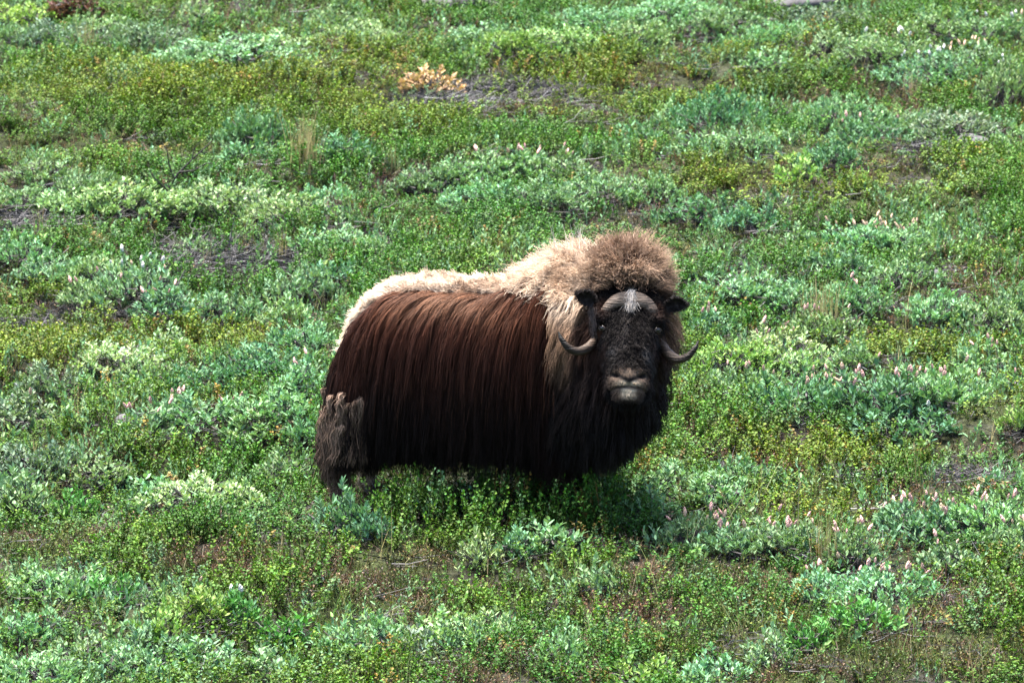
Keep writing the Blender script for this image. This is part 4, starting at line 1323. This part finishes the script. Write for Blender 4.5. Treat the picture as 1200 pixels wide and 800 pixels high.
for px_, py_, sc, ms, lb in [
    (262, 306, 1.25, DEADG, 'low grey tangle of dead branches on the bare soil hollow'), (215, 300, 0.9, DEADG, 'small grey dead shrub at the edge of the soil hollow'), (320, 285, 0.9, DEADG, 'grey dead branches reaching out of the willow above the soil hollow'),
    (25, 388, 0.9, DEADG, 'flat grey dead shrub on a bare patch among yellow-green birch'), (575, 105, 1.0, DEADG, 'grey dead shrub beside the orange withered bush'), (625, 98, 1.0, DEADG, 'upright grey dead shrub further along from the orange bush'),
    (175, 335, 0.6, DEADK, 'dark bare branch within the white-catkin willow'), (55, 365, 0.7, DEADK, 'dark crooked branches below the mint willow'), (275, 390, 0.7, DEADK, 'black twisted stem standing in the birch'),
    (1130, 170, 0.8, DEADG, 'grey dead shrub below the dull willow on the far slope'), (812, 170, 0.7, DEADG, 'grey dead twigs at the foot of a bluish willow'), (965, 440, 0.7, DEADG, 'pale grey bleached branches between two catkin willows'), (900, 400, 0.6, DEADG, 'thin grey dead twigs beside the muskox horn tip'),
    (830, 440, 0.5, DEADG, 'small bleached twig bush right of the muskox cheek'), (1110, 640, 0.75, DEADK, 'dark bare stem leaning inside the leggy pink-catkin willow'), (255, 575, 0.55, DEADK, 'dark bare stem between two pale willows'), (110, 480, 0.6, DEADK, 'dark branches by the small stone'),
    (720, 715, 0.4, DEADG, 'little bleached twig cluster on the brown heath'), (1000, 562, 0.7, DEADG, 'grey dead twigs under the bent straw stalk'), (1110, 562, 0.8, DEADG, 'grey lichen-coloured dead twigs near the orange moss'), (635, 85, 0.7, DEADK, 'dark bare bush behind the grey dead shrub'), (430, 415, 0.5, DEADK, 'dark twig beside the muskox rump')]:
    x, y, z = px_ground(px_, py_)
    o = link('dead_shrub', None, loc=(x, y, z), rot=(0, 0, random.uniform(0, 6.28)), scl=(sc, sc, sc))
    link('branches', random.choice(ms), o)
    tag(o, lb, 'dead shrub', 'dead shrubs on the slope')

# the forked bare branch above the pale willows
x, y, z = px_ground(186, 244)
S = Geo()
for pts, r0 in [([(0, 0, -0.02), (0.05, 0, 0.10), (0.11, 0.01, 0.19), (0.19, 0.0, 0.27), (0.30, 0.02, 0.37)], 0.010), ([(0.09, 0, 0.16), (0.06, 0.01, 0.24), (0.05, 0, 0.32), (0.02, 0.01, 0.37)], 0.007),
                ([(0.12, 0, 0.20), (0.20, -0.02, 0.21), (0.27, -0.03, 0.25), (0.31, -0.03, 0.25)], 0.006), ([(0.19, 0, 0.27), (0.20, 0.01, 0.33), (0.24, 0.01, 0.38)], 0.005), ([(0.05, 0, 0.10), (-0.03, 0, 0.17), (-0.06, 0.01, 0.24)], 0.005), ([(0.24, 0.01, 0.31), (0.31, 0.0, 0.31)], 0.004)]:
    S.stick(np.array(pts)*1.12, r0, r0*0.4, (1, 1, 1), 5)
o = link('dead_shrub', None, loc=(x, y, z)); link('branches', S.mesh('branches', TWIGD), o)
tag(o, 'black bare forked branch rising out of the pale willows', 'dead shrub', 'dead shrubs on the slope')

# withered orange bush
random.seed(90)
(mb, mf, tips), W_, H_ = WIL['s'][1]
(mb2, mf2, _), _, _ = WIL['m'][2]
for px_, py_, sc, zs, lb in [(88, 26, 1.6, 0.55, 'dark brown withered mound of shrub at the top of the slope'), (500, 112, 1.35, 0.62, 'withered orange-tan bush at the edge of the dark bare strip'), (1160, 572, 0.7, 0.35, 'flat tuft of orange dead leaves at the slope edge'), (960, 428, 0.5, 0.6, 'tiny golden withered sprig among bleached branches')]:
    x, y, z = px_ground(px_, py_)
    o = link('withered_shrub', None, loc=(x, y, z-0.01), rot=(0, 0, random.uniform(0, 6.28)), scl=(sc, sc, sc*zs))
    link('branches', mb, o); f = link('foliage', mf, o); f['kind'] = 'stuff'
    f.color = (0.46, 0.29, 0.17, 1) if py_ > 50 else (0.11, 0.055, 0.045, 1)
    tag(o, lb, 'withered bush')

# dry grass tufts
def tuft(seed, n, h, spread):
    random.seed(seed); F = Geo()
    for k in range(n):
        b = np.array([random.gauss(0, spread), random.gauss(0, spread), -0.01]); hh_ = h*random.uniform(0.55, 1.1)
        an = random.uniform(0, 6.28); ln = random.uniform(0.0, 0.28)
        pts = [b+np.array([math.cos(an)*ln*hh_*t*t, math.sin(an)*ln*hh_*t*t, hh_*t]) for t in (0, 0.3, 0.6, 0.85, 1.0)]
        F.blade(pts, random.uniform(0.0025, 0.0045), lcol(0.25, 0.06))
    return F.mesh('blades', STRAW_OBJ)
TUFT = [tuft(900, 110, 0.26, 0.03), tuft(901, 50, 0.28, 0.045), tuft(902, 24, 0.24, 0.03)]
for px_, py_, v, sc, lb in [(357, 204, 0, 1.5, 'upright straw-yellow grass tuft beside a bluish willow'), (100, 62, 1, 1.0, 'thin straw grass tuft near the brown mound'), (958, 385, 1, 1.05, 'straw grass tuft among mint willows right of the muskox'), (972, 380, 1, 0.95, 'sparser straw grass tuft next to the one among mint willows'),
    (1072, 385, 2, 1.2, 'tall lone wisp of straw grass right of the straw tufts'), (460, 205, 2, 1.0, 'pale thin grass wisp above the willow thicket'), (720, 235, 1, 0.9, 'straw grass clump behind the muskox hump'), (970, 655, 1, 1.0, 'straw grass clump beside pink-catkin willows'),
    (45, 280, 2, 1.0, 'fine straw grass at the pale bare patch'), (990, 735, 2, 0.8, 'short straw grass below the catkin willows'), (330, 305, 2, 0.9, 'brown grass wisp beside the soil hollow'), (1070, 120, 1, 0.8, 'rusty grass clump below the white catkins')]:
    x, y, z = px_ground(px_, py_)
    o = link('grass_tuft', None, loc=(x, y, z), rot=(0, 0, random.uniform(0, 6.28)), scl=(sc, sc, sc))
    b = link('blades', TUFT[v], o); b['kind'] = 'stuff'
    b.color = (0.47, 0.36, 0.19, 1)
    tag(o, lb, 'grass tuft', 'dry grass tufts')

# single stalks with seed heads
for px_, py_, hpx, lean, lb in [(478, 590, 72, 0.02, 'tall thin grass stalk with seed head before the muskox flank'), (430, 592, 36, -0.85, 'bent pale grass stalk before the muskox hind legs'), (924, 640, 62, -0.08, 'upright pale stalk left of the straw clump'),
    (935, 640, 80, 0.02, 'taller pale stalk with drooping seed head left of the straw clump'), (864, 630, 60, -0.35, 'arching pale stalk over the catkin willow'), (990, 575, 44, -0.55, 'pale straw stalk leaning over grey twigs'), (1075, 560, 40, -0.1, 'short stalk by the grey lichen twigs'), (740, 705, 40, 0.2, 'pale green stalk on brown heath')]:
    x, y, z = px_ground(px_, py_)
    h = hpx*(y+30)/FPX
    S = Geo()
    pts = [np.array([lean*h*t**1.4, 0.02*math.sin(3*t), h*(t-0.12*abs(lean)*t*t)]) for t in np.linspace(0, 1, 7)]
    S.stick(pts, 0.0022, 0.0013, (1, 1, 1), 4)
    hd = Geo()
    for i in range(14):
        p = pts[-1]-unit(pts[-1]-pts[-2])*0.004*i
        hd.leaf4(p, unit(unit(pts[-1]-pts[-2])+rvec(0.5)), unit(rvec()), 0.014, 0.005, lcol(0.2, 0.05))
    o = link('grass_stalk', None, loc=(x, y, z))
    a = link('stem', S.mesh('stem', STRAW_OBJ), o); b = link('seed_head', hd.mesh('seed_head', STRAW_OBJ), o)
    a.color = (0.50, 0.42, 0.24, 1); b.color = (0.46, 0.36, 0.20, 1)
    tag(o, lb, 'grass stalk', 'single grass stalks')

# stones
def stone_material():
    N = Nodes('lichen_stone')
    tc = N.add('ShaderNodeTexCoord').outputs['Object']
    n = N.noise(tc, 9, 5); m = N.noise(tc, 40, 3)
    p = N.principled(N.ramp(n, [(0.35, (0.03, 0.029, 0.032)), (0.6, (0.085, 0.08, 0.083)), (0.75, (0.17, 0.165, 0.155))]), 0.9, 0.2)
    N.bump(m, 0.6, 0.01, p)
    return N.done(p.outputs[0])
STONE = stone_material()
random.seed(33)
for px_, py_, sx_, sz_, lb in [(146, 502, 0.07, 0.06, 'small dark grey stone beside pink-catkin willow'), (540, 12, 0.34, 0.10, 'flat pale stone slab at the top of the slope'), (940, 8, 0.40, 0.10, 'flat grey stone far up the slope'), (605, 128, 0.09, 0.05, 'small pale stone on the dark bare strip'),
    (1140, 176, 0.16, 0.09, 'pale grey stone below the dull willow'), (1093, 328, 0.09, 0.05, 'small grey stone on the reddish heath'), (645, 205, 0.05, 0.03, 'tiny pale stone in the willow thicket')]:
    x, y, z = px_ground(px_, py_)
    bmx = bmesh.new(); bmesh.ops.create_icosphere(bmx, subdivisions=3, radius=1.0)
    ofs = random.uniform(0, 50)
    for v in bmx.verts:
        q = v.co
        k_ = 1+0.45*(float(fbm(q.x*1.3+ofs, q.y*1.3+q.z*1.7, 3, 3))-0.5)
        v.co = Vector((q.x*k_*sx_, q.y*k_*sx_*0.7, q.z*k_*sz_))
    me = bpy.data.meshes.new('stone'); bmx.to_mesh(me); bmx.free(); me.materials.append(STONE)
    me.polygons.foreach_set('use_smooth', [True]*len(me.polygons))
    o = link('stone', me, loc=(x, y, z+sz_*0.25), rot=(0, 0, random.uniform(0, 1)))
    tag(o, lb, 'stone', 'stones on the slope')
